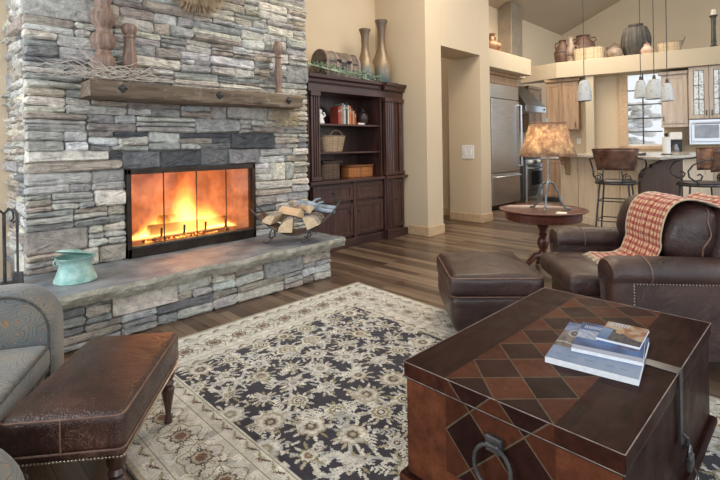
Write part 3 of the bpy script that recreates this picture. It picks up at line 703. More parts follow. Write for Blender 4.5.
# books on the top shelf: each one its own thing
ZS = 1.522; rr = random.Random(14)
bk = [('tall dull red hardback at the left end of the book row',(.30,.055,.04),.22,.030),('brick-red book second from the left in the row',(.40,.10,.05),.235,.028),('tall grey-green book left of the white spines',(.22,.24,.22),.27,.030),
      ('pale grey book with worn spine in the middle of the row',(.50,.48,.44),.25,.024),('black book beside the pale grey one',(.04,.04,.045),.285,.030),('pale cream book right of the black one',(.58,.52,.42),.25,.022),
      ('orange-red book right of the cream one',(.50,.15,.06),.24,.030),('narrow brown book near the right of the row',(.22,.10,.05),.21,.024),('orange book near the right end of the row',(.52,.20,.08),.18,.028),('small dark red book leaning at the end of the row',(.28,.06,.04),.15,.026)]
x = 3.93
for i,(lb,c,h,w_) in enumerate(bk):
    t = thing('book', lb, 'book', (x,4.24,ZS), 0, 'books on the upper shelf')
    m = simple('book_cloth_%d' % i, c, tuple(v*1.3 for v in c), .6, 0, 14, .1)
    mb = MB(); d = .15; mb.box(0,.003,0,d,0,h); mb.box(w_-.003,w_,0,d,0,h); mb.box(0,w_,-.004,.001,0,h); mb.build('cover', m, t, bevel=.0015)
    obox('pages', M['page'], .003,w_-.003,.001,d-.004,.004,h-.004, t, .0)
    MB().box(.003,w_-.003,-.0052,-.0042,h*.70,h*.80).build('spine_band', M['nail'], t)
    x += w_+.005
t = thing('book', 'low stack-height book lying flat at the right of the book row', 'book', (x+.02,4.22,ZS), 0, 'books on the upper shelf')
m = simple('book_cloth_flat', (.36,.12,.06), (.45,.17,.09), .6); mb = MB(); mb.box(0,.12,0,.17,0,.003); mb.box(0,.12,0,.17,.026,.029); mb.box(-.003,0,0,.17,0,.029); mb.build('cover', m, t, bevel=.0015); obox('pages', M['page'], .0,.117,.004,.166,.003,.026, t, 0)
# small pale figurine pair left of the books, dark framed bowl to the right
fg = thing('figurine', 'small off-white ceramic figurine at the left end of the upper shelf', 'figurine', (3.66,4.28,ZS))
MB().lathe([(0,0),(.055,0),(.06,.02),(.045,.06),(.05,.09),(.035,.12),(.0,.125)], n=18).build('body', M['white'], fg, smooth=True); MB().ico((.0,0,.15),.035,2).build('head', M['white'], fg, smooth=True); MB().tube([(.03,0,.07),(.07,-.02,.10),(.05,-.02,.14)],.012).build('arm', M['white'], fg, smooth=True)
jr = thing('dark_jar', 'dark round lidded jar at the right end of the upper shelf', 'jar', (4.47,4.34,ZS))
jm = simple('dark_glaze', (.03,.02,.02), (.08,.05,.045), .3); MB().lathe([(0,0),(.045,0),(.075,.05),(.085,.10),(.07,.16),(.045,.18),(.0,.18)], n=24).build('jar_body', jm, jr, smooth=True); MB().lathe([(0,.18),(.05,.18),(.045,.195),(.012,.205),(.014,.225),(.0,.23)], n=20).build('lid', jm, jr, smooth=True)
# baskets
def weave(name, c1, c2, rows=70, cols_=90, open_=0):
    t = NT(name); uv = t.coord(kind='UV'); w1 = t.new('ShaderNodeTexBrick'); t.link(uv, w1.inputs['Vector']); w1.inputs['Scale'].default_value = rows/2
    w1.inputs['Brick Width'].default_value = .9; w1.inputs['Row Height'].default_value = .5; w1.inputs['Mortar Size'].default_value = .09; w1.inputs['Mortar Smooth'].default_value = .8
    for k,c in (('Color1',c1),('Color2',c2)): w1.inputs[k].default_value = (*c,1)
    w1.inputs['Mortar'].default_value = tuple(x*.35 for x in c1)+(1,)
    t.bsdf(w1.outputs[0], .75, 0, t.bump(t.math('SUBTRACT',1,w1.outputs['Fac']), .8, .01)); return t.m
M['wicker'] = weave('pale_wicker', (.50,.36,.22), (.66,.50,.34), 26); M['orangewicker'] = weave('orange_wicker', (.50,.17,.045), (.66,.27,.09), 22); M['rattan'] = weave('cream_rattan', (.55,.43,.28), (.66,.54,.37), 22)
def basket(name, label, loc, a, b, h, mat, flare=1.15, rotz=0, handles=True, cat='basket', rim=.008):
    t = thing(name, label, cat, loc, rotz)
    def P(u,v,k=1):
        q = 2*PI*u; s_ = 1/flare+(1-1/flare)*v; cx, sx = math.cos(q), math.sin(q); e = .55
        return (a*s_*math.copysign(abs(cx)**e,cx)*k, b*s_*math.copysign(abs(sx)**e,sx)*k, h*v)
    mb = MB(); mb.grid(lambda u,v: P(u,v), 48, 12); mb.build('woven_body', M[mat], t, solid=.01, smooth=True)
    MB().prism([P(i/32,0)[:2] for i in range(32)],0.0,.012).build('bottom', M[mat], t)
    MB().tube([P(i/32,1) for i in range(33)], rim, 8, False).build('rim', M[mat], t, smooth=True)
    if handles:
        for sy in (-1,1):
            MB().tube([(-.5*a, sy*b*.97, h*.95)]+[(a*.5*math.cos(q), sy*b*.97, h*.97+.075*math.sin(q)) for q in [PI-PI*i/8 for i in range(1,8)]]+[(.5*a, sy*b*.97, h*.95)], .009).build('handle', M[mat], t, smooth=True)
    return t
basket('wicker_basket', 'pale wicker basket with two hoop handles on the middle shelf', (3.86,4.33,1.173), .20,.13,.20,'wicker', 1.3)
basket('woven_basket', 'bright orange woven rectangular basket on the lowest open shelf', (4.33,4.32,.836), .235,.12,.145,'orangewicker', 1.02, 0, False, rim=.014)
o = basket('woven_box', 'dark brown woven storage box on the lowest open shelf, left of the orange basket', (3.79,4.33,.836), .155,.13,.20,'wicker', 1.0, 0, False)
dkw = weave('dark_wicker', (.12,.075,.05), (.20,.13,.09), 24)
for ch in o.children: ch.data.materials[0] = dkw
MB().rbox((0,0,.215),(.16,.135,.015),.008,n=3).build('lid', dkw, o, smooth=True)
# dome-top trunk, vases and garland on the bookcase
tk = thing('dome_trunk', 'small old dome-top trunk with leather straps on top of the bookcase', 'trunk', (4.03,4.37,2.087))
tm = simple('trunk_tin', (.09,.07,.055), (.24,.20,.16), .55, .1, 9, .5); ts_ = simple('trunk_strap', (.20,.14,.11), (.34,.25,.20), .6, 0, 12, .3)
def dome(x, s_=1): return [(x,-.15*s_,0),(x,-.15*s_,.22)]+[(x,-.15*s_*math.cos(q),.22+.15*s_*math.sin(q)) for q in [PI*i/12 for i in range(1,12)]]+[(x,.15*s_,.22),(x,.15*s_,0)]
MB().extrude(dome(-.30),(.60,0,0)).build('trunk_body', tm, tk)
mb = MB(); mb.box(-.302,.302,-.154,.154,.205,.225); mb.box(-.302,.302,-.154,.154,0,.02); mb.build('edge_band', M['iron'], tk)
for x_ in (-.295,-.13,.11,.255): MB().extrude(dome(x_-.0,1.035),(.04,0,0)).build('strap', ts_, tk)
MB().box(-.035,.035,-.165,-.15,.13,.22).build('lock_plate', M['iron'], tk, bevel=.004); 
for s_ in (-.09,.09): MB().rbox((s_,-.16,.235),(.035,.012,.014),.008,n=2).build('buckle', M['bronze'], tk)
MB().tube(arc((-.305,0,.13),.05,PI,2*PI,8,(1,2)),.007).build('handle', M['iron'], tk)
tv = NT('vase_glaze'); v = tv.coord(); sp = tv.new('ShaderNodeSeparateXYZ'); tv.link(v, sp.inputs[0])
gz = tv.math('ADD', sp.outputs[2], tv.math('MULTIPLY', tv.noise(tv.coord((16,16,2.5)), 1.6, 5), .35))
tv.bsdf(tv.ramp(tv.math('MULTIPLY', gz, 1.0), [(.18,(.10,.17,.20)),(.34,(.20,.19,.15)),(.46,(.26,.18,.10)),(.72,(.17,.115,.07)),(1,(.12,.085,.06))]), .35, .15, None, .2)
def vase(label, loc, h, r, rn):
    tag(MB().lathe([(0,0),(r*.62,0),(r*.66,.01),(r*.86,h*.10),(r,h*.22),(r*.93,h*.33),(r*.68,h*.45),(rn*1.1,h*.58),(rn*.92,h*.70),(rn,h*.85),(rn*1.25,h*.94),(rn*1.55,h*.985),(rn*1.55,h),(rn*1.2,h*.985),(rn*.7,h*.9),(0,h*.88)], n=32).build('tall_vase', tv.m, loc=loc, smooth=True), label, 'vase', 'glazed bottle vases on the bookcase')
vase('shorter brown and blue glazed bottle vase beside the trunk', (4.50,4.30,2.087), .735,.128,.052)
vase('taller brown and blue glazed bottle vase nearest the corner', (4.86,4.32,2.087), .925,.150,.058)
gm = simple('sage_leaves', (.20,.32,.20), (.48,.58,.46), .7, 0, 18, 0)
mb = MB(); rr = random.Random(77)
for k in range(430):
    t = rr.random()**.85; p = Vector((3.42+1.22*t+rr.uniform(-.02,.02), 4.12+.05*math.sin(6*t)+rr.uniform(-.04,.05), 2.095+.10*(1-t)**1.2+rr.uniform(0,.05+.03*math.sin(3*t))))
    d = Vector((rr.uniform(-1,1),rr.uniform(-1,.4),rr.uniform(-.5,1))).normalized(); s_ = d.cross(Vector((0,.3,1))).normalized()*.009; l = rr.uniform(.025,.05)
    mb.add([p, p+d*l*.5+s_, p+d*l, p+d*l*.5-s_+Vector((0,0,.004))], [(0,1,2,3)])
for k in range(5): mb.tube([(3.36+i*.15, 4.13+.015*k*math.sin(i), 2.20-.012*i+.006*k-(i/9)**2*.02) for i in range(9)], .004, 5)
tag(mb.build('leaf_garland', gm, kind='stuff'), 'sage green leafy garland trailing along the front of the bookcase top', 'garland')
tag(MB().lathe([(0,0),(.02,0),(.016,.01),(.006,.02),(.009,.05),(.0,.055)], n=12).build('brass_finial', M['nail'], loc=(4.95,4.12,2.087), smooth=True), 'tiny brass finial near the right corner of the bookcase top', 'ornament')

# ---------------------------------------------------------------- rug: wool pile coloured knot by knot
NX, NY = 470, 640; RW, RL = 2.31, 3.55
img = np.zeros((NY, NX, 3)); CM = {'navy':(.036,.032,.042),'cream':(.57,.55,.49),'beige':(.38,.33,.25),'grey':(.40,.40,.385),'rust':(.20,.09,.06),'olive':(.28,.25,.15),'brown':(.12,.085,.065),'blue':(.15,.17,.21)}
CM = {k: np.array(v) for k,v in CM.items()}
px = NX/RW
yy_, xx_ = np.mgrid[0:NY,0:NX]; gx = (xx_+.5)/px-RW/2; gy = (yy_+.5)*RL/NY-RL/2      # metres from the middle of the rug
BW = .44; infield = (np.abs(gx) < RW/2-BW) & (np.abs(gy) < RL/2-BW)
img[:] = CM['cream']; img[infield] = CM['navy']
def disc(mask_region, x, y, fn, col):
    R_ = .22; i0, i1 = int((x-R_+RW/2)*px), int((x+R_+RW/2)*px); ky = NY/RL; j0, j1 = int((y-R_+RL/2)*ky), int((y+R_+RL/2)*ky)
    i0, j0 = max(i0,0), max(j0,0); i1, j1 = min(i1,NX), min(j1,NY)
    if i1 <= i0 or j1 <= j0: return
    X = gx[j0:j1,i0:i1]-x; Y = gy[j0:j1,i0:i1]-y; m = fn(X,Y)
    if mask_region is not None: m = m & mask_region[j0:j1,i0:i1]
    img[j0:j1,i0:i1][m] = col
def flower(reg, x, y, r, n, c1, c2, c3, ph=0):
    for k,(f,c) in enumerate(((1,c1),(.80,c2),(.52,c1),(.40,c3),(.2,c1))):
        disc(reg, x, y, lambda X,Y: np.hypot(X,Y) < r*f*(.76+.24*np.abs(np.cos(n*.5*(np.arctan2(Y,X)+ph)))**.7), CM[c])
def leaf(reg, x, y, a, L, W, c, c2=None):
    def fn(X,Y):
        u = X*math.cos(a)+Y*math.sin(a); v = -X*math.sin(a)+Y*math.cos(a); u = u/L
        return (u > 0) & (u < 1) & (np.abs(v) < W*np.sin(np.clip(u,0,1)*PI)*(.75+.25*np.cos(u*26)))
    disc(reg, x, y, fn, CM[c])
    if c2: disc(reg, x, y, lambda X,Y: (X*math.cos(a)+Y*math.sin(a) > L*.12) & (X*math.cos(a)+Y*math.sin(a) < L*.85) & (np.abs(-X*math.sin(a)+Y*math.cos(a)) < W*.22), CM[c2])
def vine(reg, pts, w, c, lc, rr, step=.055, L=.07):
    for i in range(len(pts)-1):
        (x0,y0),(x1,y1) = pts[i],pts[i+1]; n = max(1,int(math.hypot(x1-x0,y1-y0)/.006))
        for k in range(n):
            t = k/n; disc(reg, x0+(x1-x0)*t, y0+(y1-y0)*t, lambda X,Y: np.hypot(X,Y) < w, CM[c])
    acc = 0; s = 1
    for i in range(len(pts)-1):
        (x0,y0),(x1,y1) = pts[i],pts[i+1]; acc += math.hypot(x1-x0,y1-y0)
        if acc > step: acc = 0; s = -s; leaf(reg, x1, y1, math.atan2(y1-y0,x1-x0)+s*.75, L*rr.uniform(.8,1.2), L*.22, lc)
rr = random.Random(44)
fw2, fl2 = RW/2-BW, RL/2-BW
def spray(reg, x, y, a, n, L, c, sx=1):
    """feathery curved frond"""
    for i in range(n):
        t = i/n; x += math.cos(a)*L/n*sx; y += math.sin(a)*L/n; a += .16
        for s in (-1,1): leaf(reg, x, y, (a+s*.85) if sx > 0 else PI-(a+s*.85), .038*(1.15-t), .0085, c)
        disc(reg, x, y, lambda X,Y: np.hypot(X,Y) < .0055, CM[c])
motifs = []
for j,y in enumerate(np.arange(-fl2+.06, fl2, .17)):
    for i,x in enumerate((.0,.19,.40,.60) if j%2 else (.10,.30,.50,.70)):
        motifs.append((max(0,x+rr.uniform(-.025,.025)) if x > .01 else 0, y+rr.uniform(-.025,.025)))
for sx in (1,-1):
    for k in range(13):
        yb = -fl2+.06+k*(2*fl2)/12.5; dirn = 1 if k%2 else -1
        pts = [(sx*(.03+.62*t), yb+dirn*.15*math.sin(t*PI*1.7)+.05*t) for t in [i/30 for i in range(31)]]
        vine(infield, pts, .0095, 'grey', 'cream', rr, .032, .055)
        c = pts[-1]; sp_ = [(c[0]-sx*.08+sx*(.085-.06*i/18)*math.cos(i*.36), c[1]+(.085-.06*i/18)*math.sin(i*.36)*dirn) for i in range(19)]
        vine(infield, sp_, .009, 'cream', 'grey', rr, .035, .045)
for (x,y) in motifs:
    r = rr.choice((.036,.044,.052,.060,.074)); n = rr.choice((6,8,9,10)); cs = rr.choice((('cream','olive','brown'),('cream','grey','brown'),('grey','cream','olive'),('beige','cream','brown'),('olive','cream','rust')))
    K_ = 12; q = [2*PI*k/K_+rr.uniform(-.2,.2) for k in range(K_)]; ls = [rr.uniform(.035,.065) for _ in range(K_)]
    for sx in ((1,-1) if x > .03 else (1,)):
        for k in range(K_): a = q[k]; a = a if sx > 0 else PI-a; leaf(infield, sx*x+math.cos(a)*r*.8, y+math.sin(a)*r*.8, a, ls[k], .0105, ('cream','beige','grey','cream','olive')[k%5])
        flower(infield, sx*x, y, r, n, *cs)
for _ in range(80):
    x, y = rr.uniform(0,fw2), rr.uniform(-fl2,fl2); a = rr.uniform(0,6.3); c = rr.choice(('cream','grey','cream','beige')); n = rr.choice((4,5,7)); L = n*.022
    for sx in (1,-1): spray(infield, sx*x, y, a, n, L, c, sx)
for _ in range(420):
    x, y = rr.uniform(0,fw2), rr.uniform(-fl2,fl2); a = rr.uniform(0,6.3); j = min(NY-1,max(0,int((y+RL/2)*NY/RL))); c = rr.choice(('cream','grey','beige','olive'))
    for sx in (1,-1):
        i = min(NX-1,int((sx*x+RW/2)*px))
        if np.allclose(img[j,i], CM['navy']): leaf(infield, sx*x, y, a if sx > 0 else PI-a, .040, .009, c); disc(infield, sx*x, y, lambda X,Y: np.hypot(X,Y) < .009, CM['cream'])
# borders
edge = np.minimum(RW/2-np.abs(gx), RL/2-np.abs(gy)); 
main = (edge > .105) & (edge < BW-.085)
def band(lo, hi, c): img[(edge >= lo) & (edge < hi)] = CM[c]
band(0,.018,'beige'); band(.018,.022,'olive'); band(.022,.10,'cream'); band(.10,.104,'olive'); band(BW-.085,BW-.080,'olive'); band(BW-.080,BW-.012,'cream'); band(BW-.012,BW-.008,'olive'); band(BW-.008,BW,'cream')
def ring(off, step):
    a, b = RW/2-off, RL/2-off; out = []
    nx_, ny_ = round(2*a/step), round(2*b/step)
    for i in range(nx_): x = -a+2*a*i/nx_; out += [(x,-b,0),(-x,b,PI)]
    for i in range(ny_): y = -b+2*b*i/ny_; out += [(a,y,PI/2),(-a,-y,-PI/2)]
    return out
for off, st, r in ((.061,.105,.026),(BW-.046,.10,.024)):
    reg = (edge > off-.04) & (edge < off+.04)
    for k,(x,y,a) in enumerate(ring(off,st)):
        flower(reg, x, y, r*.8, 5, 'rust' if k%3 == 0 else 'beige','cream','brown')
        leaf(reg, x, y, a+.5, .055,.009,'brown'); leaf(reg, x, y, a+PI-.5, .055,.009,'olive')
for k,(x,y,a) in enumerate(ring(.23,.19)):
    big = k%2
    for q_ in range(10): q = a+q_*PI/5+.3; leaf(main, x+math.cos(q)*.02, y+math.sin(q)*.02, q, .070 if big else .045, .011, ('olive','brown','grey','beige','brown')[q_%5], 'cream')
    flower(main, x, y, .050 if big else .032, 8, 'brown','beige','rust'); disc(main, x, y, lambda X,Y: (np.abs(np.hypot(X,Y)-(.085+.012*np.cos(5*np.arctan2(Y,X)))) < .0035), CM['olive'])
    nx_, ny_ = -math.sin(a), math.cos(a)
    for s__ in (-1,1):
        cx, cy = x+math.cos(a)*.095+nx_*.06*s__, y+math.sin(a)*.095+ny_*.06*s__
        flower(main, cx, cy, .019, 6, 'olive','cream','brown'); leaf(main, cx, cy, a+s__*.8, .055,.008,'grey'); leaf(main, cx, cy, a+PI-s__*.8, .055,.008,'beige'); leaf(main, cx, cy, a+PI+s__*.8, .04,.007,'brown')
nz_ = np.random.RandomState(1).normal(1,.10,(NY,NX,1)); img = img*nz_
blot = np.random.RandomState(2).normal(1,.10,(NY//8+1,NX//8+1)); blot = np.kron(blot, np.ones((8,8)))[:NY,:NX,None]; img = np.clip(img*blot,0.01,1)
# corners on the floor: far right, and the side runs slightly out of square as in the room
rc = [Vector((.622,-.60)), Vector((2.70,-.60)), Vector((2.95,2.955)), Vector((.635,2.955))]
def rug_pt(u,v):
    a = rc[0].lerp(rc[1],u); b = rc[3].lerp(rc[2],u); p = a.lerp(b,v); return p
us = np.linspace(0,1,NX+1); vs_ = np.linspace(0,1,NY+1); U, V = np.meshgrid(us, vs_)
c0,c1,c2,c3 = [np.array([*c]) for c in rc]
Pn = ((c0[None,None]*(1-U[...,None])+c1*U[...,None])*(1-V[...,None])+(c3*(1-U[...,None])+c2*U[...,None])*V[...,None])
Z = .011+.0012*np.sin(Pn[...,0]*5)*np.sin(Pn[...,1]*4)
vtx = np.concatenate([Pn, Z[...,None]],-1).reshape(-1,3)
ii, jj = np.meshgrid(np.arange(NX), np.arange(NY)); a_ = (jj*(NX+1)+ii).ravel(); fc = np.stack([a_,a_+1,a_+NX+2,a_+NX+1],1)
me = bpy.data.meshes.new('area_rug'); me.vertices.add(len(vtx)); me.vertices.foreach_set('co', vtx.ravel()); me.loops.add(fc.size); me.loops.foreach_set('vertex_index', fc.ravel().astype(np.int32))
me.polygons.add(len(fc)); me.polygons.foreach_set('loop_start', (np.arange(len(fc))*4).astype(np.int32)); me.update(calc_edges=True); me.validate()
M['rug'] = colattr('rug_wool', .95, (160,.6,.004), .1, .15); me.materials.append(M['rug'])
ro = bpy.data.objects.new('rug_pile', me)
setcol(ro, img.reshape(-1,3)); C.objects.link(ro)
rg = thing('area_rug', 'large floral wool rug with dark navy field and cream border', 'rug', (0,0,0)); ro.parent = rg
e = MB(); pl_ = [tuple(rug_pt(u,v)) for u,v in ((0,0),(1,0),(1,1),(0,1))]; cxy = (1.75,1.2)
outer = [(cxy[0]+(x-cxy[0])*1.005, cxy[1]+(y-cxy[1])*1.003) for x,y in pl_]; e.prism(outer, .001,.0095)
e.build('bound_edge', simple('rug_binding', (.13,.11,.10), (.2,.17,.15), .9, 0, 60, .2), rg)
# ---------------------------------------------------------------- chest used as a coffee table
CX, CY, CH = 1.885, .695, .46; CR = math.radians(-1.2)
def chest_mat():
    t = NT('chest_inlay'); v = t.coord(); sp = t.new('ShaderNodeSeparateXYZ'); t.link(v, sp.inputs[0]); x,y,z = sp.outputs
    # distance run along the strip: over the top it is x, down the end faces it is z
    geo = t.new('ShaderNodeNewGeometry'); nrm = t.new('ShaderNodeTexCoord'); ns = t.new('ShaderNodeSeparateXYZ'); t.link(nrm.outputs['Normal'], ns.inputs[0])
    top = t.math('GREATER_THAN', ns.outputs[2], .5); endf = t.math('GREATER_THAN', t.math('ABSOLUTE', ns.outputs[0]), .5)
    run = t.math('ADD', t.math('MULTIPLY', top, t.math('ADD', x, .592)), t.math('MULTIPLY', endf, t.math('MULTIPLY', t.math('SUBTRACT', .46, z), -1.0)))
    a = t.math('DIVIDE', run, .186); b = t.math('DIVIDE', y, .186)
    u = t.math('ADD', a, b); w = t.math('SUBTRACT', a, b)
    par = t.math('MODULO', t.math('ADD', t.math('ADD', t.math('FLOOR', u), t.math('FLOOR', w)), 100), 2)
    par = t.math('SUBTRACT', 1, par); par2 = t.math('MODULO', t.math('ABSOLUTE', t.math('ADD', t.math('FLOOR', w), 100)), 2); rnd = t.new('ShaderNodeTexWhiteNoise', noise_dimensions='2D')
    cb = t.new('ShaderNodeCombineXYZ'); t.link(t.math('FLOOR',u), cb.inputs[0]); t.link(t.math('FLOOR',w), cb.inputs[1]); t.link(cb.outputs[0], rnd.inputs['Vector'])
    inl = t.ramp(t.math('ADD', t.math('MULTIPLY', par, .62), t.math('MULTIPLY', rnd.outputs[0], .38)), [(0,(.014,.006,.005)),(.38,(.030,.011,.009)),(.6,(.050,.017,.010)),(1,(.088,.029,.015))])
    def line(q, wd): f = t.math('FRACT', q); return t.math('LESS_THAN', t.math('MINIMUM', f, t.math('SUBTRACT',1,f)), wd)
    ln = t.math('MAXIMUM', line(u,.018), line(w,.018)); inl = t.mix(ln, inl, (.10,.075,.05))
    ins = t.math('LESS_THAN', t.math('ABSOLUTE', y), .186); tb = t.math('MAXIMUM', top, endf); msk = t.math('MULTIPLY', ins, tb)
    g = t.noise(t.coord((3,20,20)), 2, 6); dark = t.ramp(g, [(.3,(.012,.005,.0045)),(.7,(.032,.011,.009))])
    red = t.ramp(t.noise(v, 6, 5), [(.3,(.035,.013,.010)),(.7,(.16,.052,.024))]); 
    side = t.mix(endf, dark, red); hi = t.math('GREATER_THAN', z, .392); side = t.mix(t.math('MULTIPLY', hi, .75), side, dark)
    pinl = t.mix(t.math('MULTIPLY', endf, t.math('LESS_THAN', z, .13)), inl, side)
    col = t.mix(msk, side, pinl)
    mot = t.ramp(t.noise(v, 30, 6, .7), [(.3,(.72,.72,.72)),(.7,(1.35,1.3,1.25))]); col = t.mix(1, col, mot, 'MULTIPLY')
    edge = t.ramp(t.noise(v, 14, 4), [(.42,0),(.62,.5)])
    h = t.math('ADD', t.math('MULTIPLY', ln, -1), t.math('MULTIPLY', t.noise(v, 40, 5), .5))
    t.bsdf(col, t.ramp(t.noise(v, 9, 4), [(.3,.30),(.7,.48)]), 0, t.bump(h, .25, .002), 0, .05); return t.m
M['chest'] = chest_mat()
ch = thing('storage_chest', 'large dark red wooden chest with diamond inlay serving as coffee table', 'chest', (CX,CY,.012), CR)
obox('chest_body', M['chest'], -.585,.585,-.358,.358,.045,.388, ch, .004)
obox('lid', M['chest'], -.592,.592,-.365,.365,.393,.448, ch, .005)
mb = MB(); mb.box(-.588,.588,-.361,.361,.386,.394); mb.build('lid_seam', M['bronze'], ch)
lm = simple('worn_edge_trim', (.13,.095,.08), (.30,.24,.21), .5, 0, 20, 0); mb = MB()
for y_ in (-.365,.365):
    mb.tube([(-.592,y_,.447),(.592,y_,.447)], .0016, 6)
for x_ in (-.592,.592): mb.tube([(x_,-.365,.447),(x_,.365,.447)], .0016, 6); mb.tube([(x_,-.365,.3935),(x_,.365,.3935)], .0014, 6)
mb.build('edge_trim', lm, ch)
mb = MB(); mb.box(-.61,.61,-.383,.383,.012,.045); mb.build('base_molding', M['chest'], ch, bevel=.012)
for sx in (-.54,.54):
    for sy in (-.31,.31): obox('foot', M['cherry'], sx-.04,sx+.04,sy-.04,sy+.04,.0,.014, ch)
# ring handle on the near end
rh = obox('ring_plate', M['iron'], -.603,-.585,-.028,.028,.285,.335, ch, .004)
MB().tube([(-.610+.004*math.cos(q), .062*math.sin(q), .245+.066*math.cos(q)) for q in [2*PI*i/24 for i in range(25)]], .0065, 8, False).build('ring', M['iron'], rh, smooth=True)
for q in (-.016,.016): MB().ico((-.606,q,.31),.009,2).build('rivet', M['iron'], rh, smooth=True)
# strap hasp with padlock on the long side
hp = obox('hasp_strap', M['steeld'], -.025,.025,-.366,-.25,.4485,.452, ch, .001)
MB().box(-.02,.02,-.371,-.365,.20,.45).build('hasp_plate', M['iron'], hp, bevel=.001)
MB().tube([(0,-.37,.24),(0,-.386,.23),(0,-.384,.20),(0,-.37,.19)], .006).build('staple', M['iron'], hp)
pk = thing('padlock', 'small dark iron padlock hanging from the hasp of the chest', 'padlock', (CX-.01,CY-.392,.17), CR)
MB().rbox((0,0,-.005),(.026,.009,.024),.006,n=3).build('lock_body', M['iron'], pk, smooth=True)
MB().tube([(-.016,0,.016),(-.016,0,.035),(0,0,.05),(.016,0,.035),(.016,0,.016)], .0045).build('shackle', M['steeld'], pk)
MB().tube([(.0,-.012,-.02),(.012,-.02,-.05),(.0,-.02,-.075),(-.012,-.02,-.06)], .003).build('key_ring', M['steeld'], pk)
# magazines, with printed covers coloured in the mesh
def magazine(label, cen, rot, w, h, th, fn, z, group='magazines on the chest'):
    t = thing('magazine', label, 'magazine', (cen[0],cen[1],z), rot, group)
    obox('pages', M['page'], -w/2+.002,w/2-.002,-h/2+.002,h/2-.002,.001,th-.001, t, 0)
    n, m = 90, 70; mb = MB(); mb.grid(lambda u,v: (-w/2+w*u,-h/2+h*v,th), n, m); o = mb.build('front_cover', M['print'], t)
    cols = []
    for j in range(m):
        for i in range(n): cols.append(fn((i+.5)/n,(j+.5)/m))
    setcol(o, cols)
    obox('spine', M['page'], -w/2,w/2,-h/2-.0012,-h/2+.001,0,th, t, 0)
    obox('back_cover', M['page'], -w/2,w/2,-h/2,h/2,-.0005,.001, t, 0)
pm = NT('glossy_print'); a = pm.new('ShaderNodeVertexColor'); a.layer_name = 'Col'; dk_ = pm.mix(1, a.outputs[0], (.42,.46,.54), 'MULTIPLY'); pm.bsdf(dk_, .35, 0, None, 0, .12); M['print'] = pm.m
def lerp(a,b,t): t = max(0,min(1,t)); return tuple(a[k]+(b[k]-a[k])*t for k in range(3))
import mathutils
def nz(x,y,s=1,k=0): return mathutils.noise.noise(Vector((x*s,y*s,k)))
def cov1(u,v):   # spine strip in ice blue, dock and boats with wheels above
    if v < .32:
        c = lerp((.33,.45,.62),(.50,.60,.74), u+nz(u,v,6)*.5)
        if .12 < v < .16 and .08 < u < .92 and nz(u,v,9,6) > 0: c = lerp(c,(.24,.33,.47),.6)
        return c
    c = lerp((.36,.30,.25),(.13,.10,.09), .5+nz(u*3,v,5,2)*1.4)
    if v > .75: c = lerp((.12,.20,.38),(.40,.52,.70), nz(u,v,7,5)+.5)
    for cx,cy,r in ((.84,.50,.075),(.16,.70,.09)):
        d = math.hypot((u-cx)*1.3,v-cy)
        if abs(d-r) < .016 or d < .016: c = (.62,.62,.64)
    if abs(v-.42-.02*math.sin(u*18)) < .016: c = (.66,.62,.56)
    return c
def cov2(u,v):
    c = lerp((.03,.08,.24),(.10,.26,.56), .5+nz(u,v,4,1)*1.3)
    if v < .13: c = (.72,.76,.82)
    if u < .32 and .4 < v < .72: c = lerp((.42,.55,.72),(.75,.8,.85), .5+nz(u,v,14,3)*1.5)
    if .62 < u < .95 and .30 < v < .55: c = lerp((.10,.09,.16),(.30,.26,.40), .5+nz(u,v,10,3))
    if .78 < v < .90 and .06 < u < .40 and (u*30)%1 < .7: c = (.70,.76,.86)
    return c
def cov3(u,v):
    c = lerp((.55,.20,.08),(.82,.62,.40), .5+nz(u,v,5,8)*1.6)
    if v < .45+.18*math.sin(u*4+1): c = lerp((.035,.05,.10),(.16,.12,.10), .5+nz(u*2,v,6,4)*1.6)
    if u < .25 and v < .6: c = lerp((.10,.24,.50),(.35,.50,.70), v*1.5)
    if v > .80 and .08 < u < .55 and (u*14)%1 < .72: c = (.86,.84,.82)
    if math.hypot(u-.42,(v-.55)*.8) < .10: c = (.80,.50,.22)
    return c
ztop = .012+.448
magazine('large ice-blue picture book at the bottom of the magazine pile', (1.85,.575), math.radians(-82), .29,.39, .020, cov1, ztop+.001)
magazine('dark blue magazine in the middle of the pile', (1.905,.555), math.radians(-79), .225,.285, .012, cov2, ztop+.022)
magazine('small orange and black brochure on top of the magazine pile', (1.985,.53), math.radians(-86), .145,.205, .008, cov3, ztop+.035)

